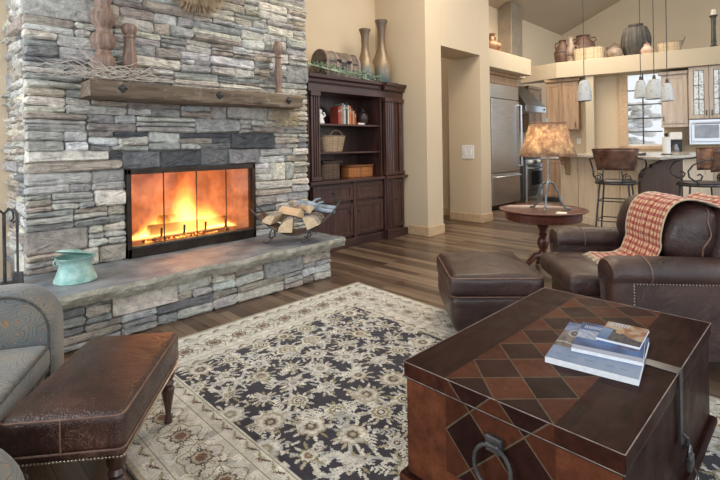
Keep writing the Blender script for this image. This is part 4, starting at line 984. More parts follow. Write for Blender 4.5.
# ---------------------------------------------------------------- leather club chair (faces left), local x = right, y = away
lc = thing('leather_armchair', 'brown leather club chair with rolled arms and nailhead trim behind the chest', 'armchair', cf(1.865,3.0,0), VROT+math.radians(-6))
def arm_prof(x, s=1, zs=1):
    w = .095; pts = [(-w,.075),(-w,.30),(-w,.50)]
    for i in range(17):
        a = math.radians(205-230*i/16); pts.append((.118*math.cos(a), .528+.082*math.sin(a)))
    pts += [(w,.50),(w,.30),(w,.075)]
    return [(x, y*s, .35+(z-.35)*(s if z > .35 else 1)) for y,z in pts]
for sy in (-1,1):
    yc = -.475 if sy < 0 else .455
    secs = [arm_prof(-.425,.60),arm_prof(-.445,.80),arm_prof(-.44,.92),arm_prof(-.42,.98)]+[arm_prof(-.38+i*.09,1.0-.004*i) for i in range(11)]
    mb = MB(); mb.loft([[(p[0]+(-.012 if p[2] > .35 else 0), p[1]+yc, p[2]) for p in s_] for s_ in secs])
    am = mb.build('arm', M['leather'], lc, smooth=True)
    MB().tube([(-.447+.0,yc+.118*math.cos(q)*.84,.520+.082*math.sin(q)*.84) for q in [math.radians(205-230*i/20) for i in range(21)]], .005, 6).build('piping', M['piping'], am)
    MB().tube([(-.26,yc+.119*math.cos(q),.528+.083*math.sin(q)) for q in [math.radians(205-230*i/20) for i in range(21)]], .0035, 6).build('piping', M['piping'], am)
    mb = MB(); yo = yc+sy*.097
    path = [(-.345,.09+i*.0165) for i in range(24)]+[(-.345+i*.0165,.482) for i in range(50)]
    for x_,z_ in path: mb.ico((x_,yo,z_+.0),.0062,1,(1,.6,1))
    mb.build('nailhead_trim', M['nail'], am, kind='stuff')
MB().rbox((-.05,-.01,.22),(.44,.42,.12),.03,n=6).build('seat_base', M['leather'], lc, smooth=True)
MB().rbox((-.20,-.01,.39),(.40,.335,.062),.045,.028,12, warp=lambda q: (q.x, q.y, q.z+.006*math.sin(q.x*16+q.y*7)*math.cos(q.y*13))).build('seat_cushion', M['leather'], lc, smooth=True)
def lean(a, px_, pz):
    ca, sa = math.cos(a), math.sin(a)
    return lambda q: (q.x*ca+q.z*sa, q.y, -q.x*sa+q.z*ca)
wr_ = lambda q: Vector(lean(.22,0,0)(Vector((q.x+.010*math.sin(q.y*22+q.z*9), q.y, q.z+.008*math.sin(q.y*17+q.x*20)))))
MB().rbox((.29,.0,.60),(.12,.46,.26),.11,n=10,warp=lambda q: lean(.22,0,0)(q)).build('backrest', M['leather'], lc, smooth=True)
MB().rbox((.12,.03,.69),(.165,.415,.185),.15,0,14,warp=wr_).build('back_cushion', M['leather'], lc, smooth=True)
mb = MB(); cpath = []
for i in range(21):
    z_ = -.176+.352*i/20; e_ = max(0,abs(z_)-.035)/.15; y_ = -.385+.15*(1-math.sqrt(max(0,1-min(1,e_)**2))); p = Vector(lean(.22,0,0)(Vector((.02+.012*math.sin(i*.7),0,z_)))); cpath.append((.12+p.x, y_-.001, .69+p.z))
mb.tube(cpath, .0045, 6, False); mb.build('seam', M['piping'], lc)
for sx in (-.36,.36):
    for sy in (-.42,.40): MB().lathe([(0,0),(.022,0),(.034,.05),(.03,.10),(.0,.10)], (sx,sy,0), 12).build('leg', M['cherry'], lc, smooth=True)
# throw over the back
def plaid():
    t = NT('red_plaid_cloth'); uv = t.coord(kind='UV'); sp = t.new('ShaderNodeSeparateXYZ'); t.link(uv, sp.inputs[0])
    def st(q, n, w): return t.math('LESS_THAN', t.math('FRACT', t.math('MULTIPLY', q, n)), w)
    a = st(sp.outputs[0], 12, .56); b = st(sp.outputs[1], 30, .56); s_ = t.math('MULTIPLY', t.math('ADD', a, b), .5)
    col = t.ramp(s_, [(0,(.66,.50,.33)),(.4,(.42,.10,.055)),(.9,(.24,.030,.022))], 'CONSTANT')
    c2 = t.math('MULTIPLY', st(sp.outputs[0], 12, .05), 1); col = t.mix(c2, col, (.60,.48,.34)); col = t.mix(st(sp.outputs[1],30,.05), col, (.60,.48,.34))
    w = t.noise(t.coord((1,1,1)), 150, 2); t.bsdf(col, .9, 0, t.bump(w, .4, .002), 0, .2, .3); return t.m
prof_ = [(-.30,.470),(-.22,.468),(-.15,.475),(-.10,.50)]
for i in range(13):
    q = math.radians(212-150*i/12); ca_, sa_ = math.cos(q), math.sin(q); x_ = .176*math.copysign(abs(ca_)**.75,ca_); z_ = .195*math.copysign(abs(sa_)**.75,sa_)
    prof_.append((.12+x_*math.cos(.22)+z_*math.sin(.22), .69-x_*math.sin(.22)+z_*math.cos(.22)))
prof_ += [(.37,.885),(.44,.86),(.485,.80),(.49,.70),(.47,.60)]
cum = [0]
for i in range(1,len(prof_)): cum.append(cum[-1]+math.dist(prof_[i],prof_[i-1]))
def pat(t):
    s_ = t*cum[-1]
    for i in range(1,len(prof_)):
        if s_ <= cum[i]+1e-9: f = (s_-cum[i-1])/(cum[i]-cum[i-1]); return (prof_[i-1][0]+(prof_[i][0]-prof_[i-1][0])*f, prof_[i-1][1]+(prof_[i][1]-prof_[i-1][1])*f)
    return prof_[-1]
def cloth(u,v):
    x_, z_ = pat(v); w = .008*math.sin(u*11+v*6)+.006*math.sin(u*23-v*9)
    yr = -.315+.43*u+.06*max(0,.3-v)
    return (x_-abs(w)*.6-.004, yr+.012*math.sin(v*7), z_+abs(w)*.6+.012)
th = thing('throw_blanket', 'red and cream plaid throw draped over the back of the leather armchair', 'blanket', cf(1.865,3.0,0), VROT+math.radians(-6))
M['plaid'] = plaid()
MB().grid(cloth, 30, 90).build('cloth', M['plaid'], th, smooth=True, solid=.006)
fm2 = simple('cream_fringe', (.48,.36,.24), (.66,.54,.38), .9, 0, 30, 0)
for s_ in (0,1): MB().tube([tuple(Vector(cloth(s_,i/60))+Vector((-.002,0,.003))) for i in range(61)], .004, 6).build('hem', fm2, th)
mb = MB()
for i in range(60): p = Vector(cloth(i/59,0)); mb.tube([p, p+Vector((-.02,R.uniform(-.006,.006),-.004)), p+Vector((-.045,R.uniform(-.012,.012),-.020))], .0022, 4)
mb.build('fringe', fm2, th, kind='stuff')
# matching ottoman
ot = thing('leather_ottoman', 'plump brown leather ottoman pushed against the leather armchair', 'ottoman', cf(.845,3.15,0), VROT+math.radians(-2))
tap = lambda q: (q.x*(1-.10*max(0,-q.z)/.13), q.y*(1-.10*max(0,-q.z)/.13), q.z)
MB().rbox((0,0,.185),(.285,.33,.125),.05,0,8,warp=tap).build('ottoman_base', M['leather'], ot, smooth=True)
MB().rbox((0,0,.365),(.293,.338,.072),.05,.035,12,warp=lambda q: (q.x, q.y, q.z+.004*math.sin(q.x*19)*math.sin(q.y*15))).build('top_cushion', M['leather'], ot, smooth=True)
def loop(hx,hy,z,r,c=(0,0)):
    out = []
    for (sx,sy,q0) in ((1,1,0),(-1,1,PI/2),(-1,-1,PI),(1,-1,1.5*PI)):
        for i in range(5): q = q0+PI/8*i; out.append((c[0]+sx*(hx-r)+r*math.cos(q), c[1]+sy*(hy-r)+r*math.sin(q), z))
    return out+[out[0]]
MB().tube(loop(.285,.330,.418,.05), .0045, 6, False).build('piping', M['piping'], ot); MB().tube(loop(.288,.333,.305,.05), .004, 6, False).build('piping', M['piping'], ot)
for sx in (-.21,.21):
    for sy in (-.25,.25): MB().lathe([(0,0),(.02,0),(.03,.04),(.028,.07),(.0,.07)], (sx,sy,0), 12).build('leg', M['cherry'], ot, smooth=True)

# ---------------------------------------------------------------- worn leather ottoman at lower left
lo = thing('tufted_footstool', 'worn oxblood leather footstool with turned legs in front of the patterned armchair', 'footstool', cf(-1.00,1.775,0), VROT+math.radians(7))
MB().rbox((0,0,.30),(.185,.325,.045),.02,0,6).build('frame_band', M['leather2'], lo, smooth=True)
MB().rbox((0,0,.345),(.192,.332,.062),.028,.022,14).build('top_cushion', M['leather2'], lo, smooth=True)
for z_ in (.290,): MB().tube(loop(.190,.330,z_,.02), .0035, 6, False).build('piping', M['piping'], lo)
MB().tube(loop(.186,.326,.395,.028), .004, 6, False).build('piping', M['piping'], lo)
MB().tube([(.187-.185,-.334,.398),(.187-.185,-.336,.34),(.187-.185,-.332,.29)], .003, 6).build('seam', M['piping'], lo)
mb = MB()
for p0_,p1_ in (((-.18,-.327),(.18,-.327)),((.187,-.32),(.187,.32)),((-.187,-.32),(-.187,.32)),((-.18,.327),(.18,.327))):
    n = int(math.dist(p0_,p1_)/.011)
    for i in range(n+1): f = i/n; mb.ico((p0_[0]+(p1_[0]-p0_[0])*f, p0_[1]+(p1_[1]-p0_[1])*f, .264),.0048,1)
mb.build('nailhead_trim', M['nail'], lo, kind='stuff')
lp = [(0,0),(.014,0),(.018,.02),(.016,.035),(.011,.05),(.017,.09),(.026,.14),(.030,.165),(.020,.175),(.028,.19),(.020,.205),(.030,.22),(.032,.26),(.0,.26)]
for sx in (-.150,.150):
    for sy in (-.285,.285):
        MB().lathe(lp, (sx,sy,.0), 16).build('leg', M['cherry'], lo, smooth=True)
mb = MB(); mb.tube([(-.14,-.1,.10),(.14,-.1,.10)], .012)
# ---------------------------------------------------------------- patterned armchair at far left
def paisley():
    t = NT('paisley_fabric'); v = t.coord(); d = t.new('ShaderNodeVectorMath', operation='ADD'); nn = t.new('ShaderNodeTexNoise'); nn.inputs['Scale'].default_value = 7; nn.inputs['Detail'].default_value = 2; t.link(v, nn.inputs['Vector'])
    sc = t.new('ShaderNodeVectorMath', operation='SCALE'); t.link(nn.outputs['Color'], sc.inputs[0]); sc.inputs['Scale'].default_value = .14; t.link(v, d.inputs[0]); t.link(sc.outputs[0], d.inputs[1])
    vo = t.new('ShaderNodeTexVoronoi'); vo.inputs['Scale'].default_value = 12; t.link(d.outputs[0], vo.inputs['Vector'])
    rg_ = t.math('FRACT', t.math('MULTIPLY', vo.outputs['Distance'], 7.5)); lines = t.ramp(rg_, [(.0,1),(.16,0),(.84,0),(1,1)])
    vo2 = t.new('ShaderNodeTexVoronoi'); vo2.inputs['Scale'].default_value = 34; t.link(d.outputs[0], vo2.inputs['Vector']); dots = t.ramp(vo2.outputs['Distance'], [(.16,1),(.28,0)])
    b = t.ramp(t.noise(v, 5, 4), [(.35,(.13,.15,.16)),(.65,(.235,.215,.175))]); b = t.mix(t.math('MULTIPLY', dots, .6), b, (.36,.21,.11)); b = t.mix(t.math('MULTIPLY', lines, .85), b, (.07,.085,.10))
    fl_ = t.ramp(vo.outputs['Distance'], [(.06,1),(.12,0)]); b = t.mix(fl_, b, (.34,.18,.09))
    t.bsdf(b, .85, 0, t.bump(t.noise(v, 220, 3), .35, .002), 0, .25, .25); return t.m
M['paisley'] = paisley(); M['cord'] = simple('dark_cord', (.05,.05,.05), (.11,.10,.09), .8, 0, 60, 0)
PR = AZ-math.radians(73)
pa = thing('patterned_armchair', 'blue-grey paisley upholstered armchair with dark piping at the left edge', 'armchair', cf(-1.215,1.615,0), PR)
# local x = the way it faces, y = away from the camera; the seat front is at x = 0
MB().rbox((-.42,-.12,.21),(.40,.46,.13),.03,0,6).build('seat_base', M['paisley'], pa, smooth=True)
MB().rbox((-.38,-.115,.385),(.38,.455,.055),.035,.03,10).build('seat_cushion', M['paisley'], pa, smooth=True)
MB().tube(loop(.376,.450,.432,.04,(-.38,-.115)), .0055, 6, False).build('piping', M['cord'], pa); MB().tube(loop(.376,.450,.340,.04,(-.38,-.115)), .0055, 6, False).build('piping', M['cord'], pa)
def pside(xf, zt_, r, k=1):   # side view outline of an arm with rounded top front corner
    pts = [(-.85,.08),(-.85,zt_-.02)]+[(xf-r+r*math.sin(q), zt_-r+r*math.cos(q)) for q in [PI/2*i/10 for i in range(11)]]+[(xf,.08)]
    return pts
for sy, yc, xf_, zt_ in ((1,.43,.0,.665),(-1,-.66,.235,.585)):
    out = pside(xf_, zt_, .17); w_ = .085; mb = MB(); secs = []
    cxz = (-.3,.33)
    for dy, k in ((-w_,.955),(-w_+.012,.985),(-w_+.035,1),(w_-.035,1),(w_-.012,.985),(w_,.955)):
        secs.append([(cxz[0]+(x-cxz[0])*(1-(1-k)*.9), yc+dy, cxz[1]+(z-cxz[1])*(1-(1-k)*1.4) if z > .1 else z) for x,z in out])
    mb.loft(secs); a_ = mb.build('arm', M['paisley'], pa, smooth=True)
    for dy in (-w_,w_): MB().tube([(cxz[0]+(x-cxz[0])*.957, yc+dy, cxz[1]+(z-cxz[1])*.935 if z > .1 else z) for x,z in out[1:]], .0055, 6).build('piping', M['cord'], a_)
MB().rbox((-.86,-.06,.50),(.12,.56,.36),.09,0,8,warp=lambda q: lean(-.14,0,0)(q)).build('backrest', M['paisley'], pa, smooth=True)
for sx in (-.06,-.80):
    for sy in (-.44,.36): MB().lathe([(0,0),(.018,0),(.028,.05),(.026,.10),(.0,.10)], (sx,sy,0), 12).build('leg', M['cherry'], pa, smooth=True)
# ---------------------------------------------------------------- side table, lamp, coaster
TC = cf(1.748,4.42,0)
st_ = thing('pedestal_table', 'round mahogany pedestal side table with raised rim beside the armchair', 'table', TC)
zt = .60; RR = .40
MB().lathe([(0,zt-.012),(RR-.05,zt-.012),(RR-.02,zt-.004),(RR,zt+.006),(RR,zt+.014),(RR-.014,zt+.016),(RR-.03,zt+.002),(0,zt+.002)], n=56).build('table_top', M['table'], st_, smooth=True)
MB().lathe([(0,zt-.09),(RR-.07,zt-.09),(RR-.055,zt-.082),(RR-.05,zt-.012),(0,zt-.012)], n=56).build('apron', M['table'], st_, smooth=True)
MB().lathe([(0,.12),(.05,.12),(.055,.16),(.035,.19),(.03,.22),(.045,.25),(.055,.29),(.045,.33),(.028,.35),(.042,.37),(.028,.39),(.038,.42),(.055,.45),(.040,.48),(.03,.50),(.045,.50),(.06,.515),(.0,.515)], n=28).build('pedestal', M['table'], st_, smooth=True)
for k in range(3):
    a = 2*PI*k/3+.6; d = Vector((math.cos(a),math.sin(a),0)); MB().tube([d*.02+Vector((0,0,.17)), d*.10+Vector((0,0,.17)), d*.19+Vector((0,0,.10)), d*.26+Vector((0,0,.03)), d*.31+Vector((0,0,.022))], [.032,.03,.025,.022,.02]).build('leg', M['table'], st_, smooth=True)
LC = cf(1.815,4.44,zt+.003)
tl_ = thing('table_lamp', 'table lamp with mottled mica shade and bent iron legs on the round table', 'lamp', LC, VROT)
li = simple('verdigris_iron', (.10,.12,.13), (.22,.25,.26), .5, .5, 18, .2)
for a in (-.15, 2.2, 4.1):
    d = Vector((math.cos(a),math.sin(a),0)); mb = MB(); mb.tube([d*.012+Vector((0,0,.27)), d*.05+Vector((0,0,.25)), d*.09+Vector((0,0,.17)), d*.115+Vector((0,0,.07)), d*.16+Vector((0,0,.012)), d*.20+Vector((0,0,.007))], [.010,.011,.011,.011,.011,.007]); mb.build('leg', li, tl_, smooth=True)
MB().lathe([(0,.25),(.02,.25),(.026,.265),(.014,.285),(.009,.30),(.009,.85),(.014,.86),(.012,.88),(0,.885)], n=16).build('stem', li, tl_, smooth=True)
sm = NT('mica_shade'); v = sm.coord(); spz = sm.new('ShaderNodeSeparateXYZ'); sm.link(v, spz.inputs[0])
n1 = sm.noise(v, 20, 6, .72, .2); colm = sm.ramp(n1, [(.34,(.27,.17,.125)),(.50,(.42,.31,.22)),(.68,(.72,.62,.43))])
db = sm.new('ShaderNodeBsdfPrincipled'); sm.link(colm, db.inputs['Base Color']); db.inputs['Roughness'].default_value = .45
tb_ = sm.new('ShaderNodeBsdfTranslucent'); sm.link(colm, tb_.inputs[0]); ms = sm.new('ShaderNodeMixShader'); ms.inputs[0].default_value = .65
sm.link(db.outputs[0], ms.inputs[1]); sm.link(tb_.outputs[0], ms.inputs[2]); sm.link(ms.outputs[0], sm.out.inputs[0])
zs0, zs1 = .52,.835
MB().grid(lambda u,v: ((.255-.09*v)*math.cos(2*PI*u), (.255-.09*v)*math.sin(2*PI*u), zs0+(zs1-zs0)*v), 48, 8).build('lamp_shade', sm.m, tl_, smooth=True, solid=.003)
bm_ = simple('shade_band', (.22,.10,.06), (.32,.16,.10), .6, 0, 20, 0)
MB().tube([(.255*math.cos(2*PI*i/40),.255*math.sin(2*PI*i/40),zs0) for i in range(41)], .005, 6, False).build('shade_rim', bm_, tl_); MB().tube([(.165*math.cos(2*PI*i/40),.165*math.sin(2*PI*i/40),zs1) for i in range(41)], .005, 6, False).build('shade_rim', bm_, tl_)
MB().ico((.055,0,.665),.032,2,(1,1,1.3)).build('light_bulb', emit('bulb_glow', (1,.84,.6), 14), tl_, smooth=True)
lamp('lamp_glow', 'POINT', tuple(LC+RT*-.05-FW*.05+Vector((0,0,.665))), 7, (1,.86,.64), .04)
tag(MB().box(-.05,.05,-.045,.045,0,.006).build('coaster', M['cream'], loc=cf(1.83,4.19,zt+.003), rotz=.3, bevel=.001), 'small cream square coaster near the front of the round table', 'coaster')
# ---------------------------------------------------------------- kitchen
fr = thing('refrigerator', 'tall built-in stainless steel refrigerator beyond the passage', 'refrigerator', (8.25,4.2,0))
x0,x1 = -.56,.56
obox('case', M['steeld'], x0,x1,.03,.80,.09,2.36, fr); obox('toe_kick', M['black'], x0,x1,.06,.78,0,.09, fr)
obox('grille_panel', M['steel'], x0,x1,-.02,.03,2.10,2.36, fr, .006)
obox('door', M['steel'], x0,x1,-.035,.03,.70,2.08, fr, .01); dr = obox('drawer', M['steel'], x0,x1,-.035,.03,.10,.685, fr, .01)
MB().tube([(x0+.06,-.035,.62),(x0+.06,-.085,.62),(x1-.06,-.085,.62),(x1-.06,-.035,.62)], .016, 10).build('handle', M['steel'], dr, smooth=True)
MB().tube([(x1-.04,-.035,.80),(x1-.04,-.095,.80),(x1-.04,-.095,2.0),(x1-.04,-.035,2.0)], .018, 10).build('handle', M['steel'], fr, smooth=True)
oc = thing('over_fridge_cabinet', 'knotty wood cabinet panel between the refrigerator and the ledge', 'cabinet', (8.25,4.2,2.365))
obox('body', M['knotty'], -.60,.62,.02,.8,.0,.232, oc); obox('crown', M['knotty'], -.61,.63,-.02,.05,.17,.232, oc, .01); obox('door', M['knotty'], -.56,.58,.0,.022,.01,.16, oc)
rg_ = thing('range', 'stainless steel kitchen range with a row of knobs and oven window', 'stove', (9.92,4.3,0))
obox('body', M['steel'], -.60,.60,.03,.70,.10,.90, rg_); obox('cooktop', M['steeld'], -.61,.61,-.02,.72,.90,.935, rg_, .006); cpn = obox('control_panel', M['steel'], -.60,.60,-.03,.03,.785,.90, rg_, .01)
for i in range(5): MB().lathe([(0,0),(.045,0),(.042,.03),(.022,.038),(.02,.055),(.0,.055)], (-.42+.21*i,-.03,.842), 16, Matrix.Rotation(PI/2,3,'X')).build('knob', M['steeld'] if i%2 else M['white'], cpn, smooth=True)
od = obox('oven_door', M['steel'], -.54,.54,-.03,.03,.25,.77, rg_, .01); obox('oven_window', M['black'], -.36,.36,-.034,-.028,.34,.64, od, .004)
MB().tube([(-.46,-.03,.71),(-.46,-.085,.71),(.46,-.085,.71),(.46,-.03,.71)], .014).build('handle', M['steel'], od, smooth=True)
obox('kick_drawer', M['steel'], -.54,.54,-.02,.03,.10,.24, rg_, .006)
for sx in (-.57,.57): MB().lathe([(0,0),(.028,0),(.024,.06),(.03,.10),(.03,.78),(.0,.78)], (sx,-.01,0), 12).build('corner_post', M['steel'], rg_, smooth=True)
for i in range(3):
    MB().tube([(-.55+.37*i,.05,.935),(-.55+.37*i,.05,.955),(-.25+.37*i,.05,.955),(-.25+.37*i,.5,.955),(-.55+.37*i,.5,.955),(-.55+.37*i,.05,.955)], .009).build('burner_grate', M['iron'], rg_)
hd = thing('range_hood', 'dark steel pyramid range hood with a tall square chimney above the range', 'range hood', (9.93,4.3,1.93))
obox('lip', M['steel'], -.52,.52,.0,.72,0,.13, hd, .006)
mb = MB(); mb.add([(-.52,0,.13),(.52,0,.13),(.52,.72,.13),(-.52,.72,.13),(-.27,.42,.62),(.27,.42,.62),(.27,.72,.62),(-.27,.72,.62)], [(0,1,5,4),(1,2,6,5),(2,3,7,6),(3,0,4,7),(4,5,6,7),(0,3,2,1)]); mb.build('canopy', M['steeld'], hd)
cs = simple('chimney_steel', (.36,.32,.27), (.44,.39,.33), .35, .7, 5, .05)
obox('chimney_duct', cs, -.27,.27,.42,.74,.62,2.45, hd, .004); MB().ico((.40,-.006,.065),.02,2).build('switch_knob', M['black'], hd)
# cabinets on the back wall (kitchen frame). local x = along, y = away
def kdoor(t, x0,x1,z0,z1,yf, mat, glass=False, knobx=None, name='door'):
    w = .062; mb = MB(); mb.box(x0,x0+w,yf-.022,yf,z0,z1); mb.box(x1-w,x1,yf-.022,yf,z0,z1); mb.box(x0+w,x1-w,yf-.022,yf,z0,z0+w); mb.box(x0+w,x1-w,yf-.022,yf,z1-w,z1)
    d = mb.build(name, M[mat], t, bevel=.004)
    if glass:
        MB().box(x0+w,x1-w,yf-.012,yf-.008,z0+w,z1-w).build('glass_pane', M['leaded'], d)
        mb = MB(); xm = (x0+x1)/2; mb.box(xm-.005,xm+.005,yf-.018,yf-.006,z0+w,z1-w)
        for f in (.35,.67): zz = z0+w+(z1-z0-2*w)*f; mb.box(x0+w,x1-w,yf-.018,yf-.006,zz-.005,zz+.005)
        for xx in (x0+w,x1-w-.008): mb.box(xx,xx+.008,yf-.018,yf-.006,z0+w,z1-w)
        for zz in (z0+w,z1-w-.008): mb.box(x0+w,x1-w,yf-.018,yf-.006,zz,zz+.008)
        mb.build('leading', M['iron'], d)
    else:
        MB().box(x0+w-.004,x1-w+.004,yf-.012,yf-.002,z0+w-.004,z1-w+.004).build('panel', M[mat], d)
    if knobx is not None: MB().tube([(knobx,yf-.022,z0+.05),(knobx,yf-.05,z0+.06),(knobx,yf-.05,z0+.13),(knobx,yf-.022,z0+.14)], .008).build('handle', M['iron'], d)
lg = NT('leaded_glass'); v = lg.coord(); vo = lg.new('ShaderNodeTexVoronoi'); vo.inputs['Scale'].default_value = 22; lg.link(v, vo.inputs['Vector'])
lg.bsdf(lg.ramp(vo.outputs['Distance'], [(.1,(.30,.34,.36)),(.35,(.55,.60,.62)),(.6,(.72,.76,.77))]), .12, 0, lg.bump(vo.outputs['Distance'], .5, .01), .4, .8); M['leaded'] = lg.m
u1 = kthing('wall_cabinet', 'knotty alder wall cabinet with two doors right of the range hood', 'cabinet', -.50,.15,1.505)
obox('body', M['knotty'], 0,.64,0,.31,0,1.09, u1); kdoor(u1,.01,.315,.02,1.0,0,'knotty',False,.26); kdoor(u1,.325,.63,.02,1.0,0,'knotty',False,.58); obox('crown', M['knotty'], -.03,.67,-.05,.05,1.03,1.10, u1, .015)
u2 = thing('wall_cabinet', 'knotty alder wall cabinet partly hidden behind the range hood', 'cabinet', (10.47,4.74,1.505))
wl = .75
obox('body', M['knotty'], 0,wl,0,.30,0,1.09, u2); kdoor(u2,.01,wl/2-.005,.02,1.0,0,'knotty'); kdoor(u2,wl/2+.005,wl-.01,.02,1.0,0,'knotty'); obox('crown', M['knotty'], .0,wl,-.03,.05,1.03,1.10, u2, .012)
u3 = kthing('wall_cabinet', 'whitewashed wall cabinet with one solid door right of the kitchen window', 'cabinet', 1.585,.15,1.555)
obox('body', M['washed'], 0,.415,0,.31,0,.99, u3); kdoor(u3,.01,.405,.02,.93,0,'washed',False,.03); obox('crown', M['washed'], -.05,.415,-.06,.05,.945,1.01, u3, .015); obox('light_rail', M['washed'], -.01,.415,-.02,.03,-.05,0, u3, .006)
u4 = kthing('glass_cabinet', 'whitewashed wall cabinet with leaded glass doors at the right edge', 'cabinet', 2.005,.08,1.64)
obox('body', M['washed'], 0,1.2,0,.38,0,.965, u4)
for i in range(4): kdoor(u4,.01+.296*i,.295+.296*i,.015,.955,0,'washed',True,.26+.296*i if i%2 == 0 else .045+.296*i)
mw = kthing('microwave', 'stainless built-in microwave below the leaded glass cabinet', 'microwave', 2.005,.09,1.17)
obox('case', M['steel'], 0,.66,0,.36,0,.465, mw, .008); d_ = obox('door', M['steel'], .03,.50,-.03,.0,.05,.42, mw, .008); obox('door_window', M['leadglass'] if 'leadglass' in M else M['steeld'], .08,.44,-.034,-.028,.12,.36, d_, .004); MB().tube([(.06,-.03,.39),(.06,-.07,.39),(.47,-.07,.39),(.47,-.03,.39)], .012).build('handle', M['steel'], d_, smooth=True); obox('control_panel', M['black'], .53,.63,-.02,.0,.08,.42, mw)
bc1 = kthing('base_cabinet', 'knotty alder base cabinet with granite top under the corner wall cabinet', 'cabinet', -.55,-.12,0)
obox('body', M['knotty'], 0,1.4,0,.57,.1,.91, bc1); obox('toe_kick', M['black'], 0,1.4,.06,.5,0,.1, bc1); obox('granite_top', M['granite'], -.02,1.42,-.03,.58,.91,.95, bc1, .006)
for i in range(3): kdoor(bc1,.02+.46*i,.46+.46*i,.13,.88,0,'knotty',False,.40+.46*i)
bc2 = kthing('base_cabinet', 'whitewashed base cabinet with granite top below the window and microwave', 'cabinet', .88,-.12,0)
obox('body', M['washed'], 0,2.3,0,.57,.1,.91, bc2); obox('toe_kick', M['black'], 0,2.3,.06,.5,0,.1, bc2); obox('granite_top', M['granite'], -.0,2.3,-.03,.58,.91,.95, bc2, .006)
for i in range(5): kdoor(bc2,.02+.455*i,.46+.455*i,.13,.88,0,'washed',False,.40+.455*i)
ou = kthing('wall_outlet', 'white outlet on the backsplash below the knotty corner cabinet', 'outlet', .09,.462,1.27)
obox('cover_plate', M['white'], -.04,.04,-.006,.008,-.06,.06, ou, .002)
for z_ in (-.028,.028): obox('socket', M['cream'], -.018,.018,-.010,-.004,z_-.018,z_+.018, ou, .002)
cm = kthing('coffee_maker', 'black and white coffee maker on the counter left of the microwave', 'coffee maker', 1.80,.18,.95)
obox('base', M['black'], -.10,.10,-.12,.14,0,.05, cm, .01); obox('tower', M['black'], -.10,.10,.05,.14,.05,.42, cm, .01); obox('brew_head', M['white'], -.10,.10,-.12,.06,.32,.46, cm, .015); MB().lathe([(0,0),(.055,0),(.07,.05),(.065,.12),(.04,.17),(.045,.19),(.0,.19)], (0,-.04,.055), 16).build('carafe', M['steeld'], cm, smooth=True)
# island with raised bar
A_, C_, E_ = Vector((7.60,3.12)), Vector((6.36,1.27)), Vector((9.5,.93)); G_ = Vector((9.5,1.9)); H_ = Vector((8.25,2.9))
isl = thing('kitchen_island', 'pale knotty board kitchen island with stone bar top and end bracket coloured as in shade', 'island', (7.6,2.2,0))
IB = Matrix.Translation((-7.6,-2.2,0))
MB().prism([tuple(p) for p in (A_,C_,E_,G_,H_)], 1.022,1.06).xf(IB).build('bar_top', M['granite'], isl, bevel=.008)
nAC = Vector((.828,-.561)); pA = A_+nAC*.22-Vector((.561,.828))*.03; 
Q1 = cf(3.68,6.10).to_2d(); Q2 = cf(4.34,6.24).to_2d(); pQ = Q1
MB().prism([tuple(p) for p in (pA,Q1,Q2,Vector((9.4,1.15)),Vector((9.4,1.8)),Vector((8.2,2.8)))], .0,1.022).xf(IB).build('body', M['island'], isl)
dv = (Q1-pA).normalized(); nv = Vector((dv.y,-dv.x)); nv = nv if nv.dot(-pA) > 0 else -nv; L_ = (Q1-pA).length
mb = MB()
for i in range(1,int(L_/.42)+1):
    p = pA+dv*i*.42; q = p+nv*.0025; mb.add([(*(p-dv*.003),.1),(*(p+dv*.003),.1),(*(p+dv*.003),1.0),(*(p-dv*.003),1.0),(*(q-dv*.003),.1),(*(q+dv*.003),.1),(*(q+dv*.003),1.0),(*(q-dv*.003),1.0)], [(0,1,2,3),(4,5,6,7),(0,1,5,4),(2,3,7,6),(1,2,6,5),(3,0,4,7)])
mb.xf(IB).build('board_grooves', M['shade_groove_wood'], isl)
mb = MB(); p,q = pA,Q1; mb.add([(*p,0),(*q,0),(*(q+nv*.02),0),(*(p+nv*.02),0),(*p,.11),(*q,.11),(*(q+nv*.02),.11),(*(p+nv*.02),.11)], [(0,1,2,3),(4,5,6,7),(0,1,5,4),(1,2,6,5),(2,3,7,6),(3,0,4,7)]); mb.xf(IB).build('plinth', M['island'], isl)
# scrolled end bracket, its shade given as a dark wood colour
dq = (Q2-Q1).normalized(); nq = Vector((dq.y,-dq.x)); nq = nq if nq.dot(-Q1) > 0 else -nq; Lq = (Q2-Q1).length
sc_ = [(0,0),(Lq,0),(Lq,1.02),(Lq*.55,1.02),(Lq*.50,.985),(Lq*.40,.955),(Lq*.28,.94),(Lq*.26,.90),(Lq*.16,.895),(Lq*.07,.86),(Lq*.02,.80),(0,.72)]
mb = MB(); mb.extrude([(*(Q1+dq*a+nq*.004),b) for a,b in sc_], (*(nq*.05),0)); mb.xf(IB).build('end_bracket', M['shade_groove_wood'], isl, bevel=.006)
p = pA+dv*.18+nv*.0
mb = MB(); cb_ = [(0,1.02),(.16,1.02),(.17,.98),(.13,.95),(.14,.91),(.08,.88),(.05,.80),(.06,.75),(.0,.72)]
mb.extrude([(*(p+nv*a),b) for a,b in cb_], (*(dv*.07),0)); mb.xf(IB).build('corbel', M['knotty'], isl, bevel=.006)
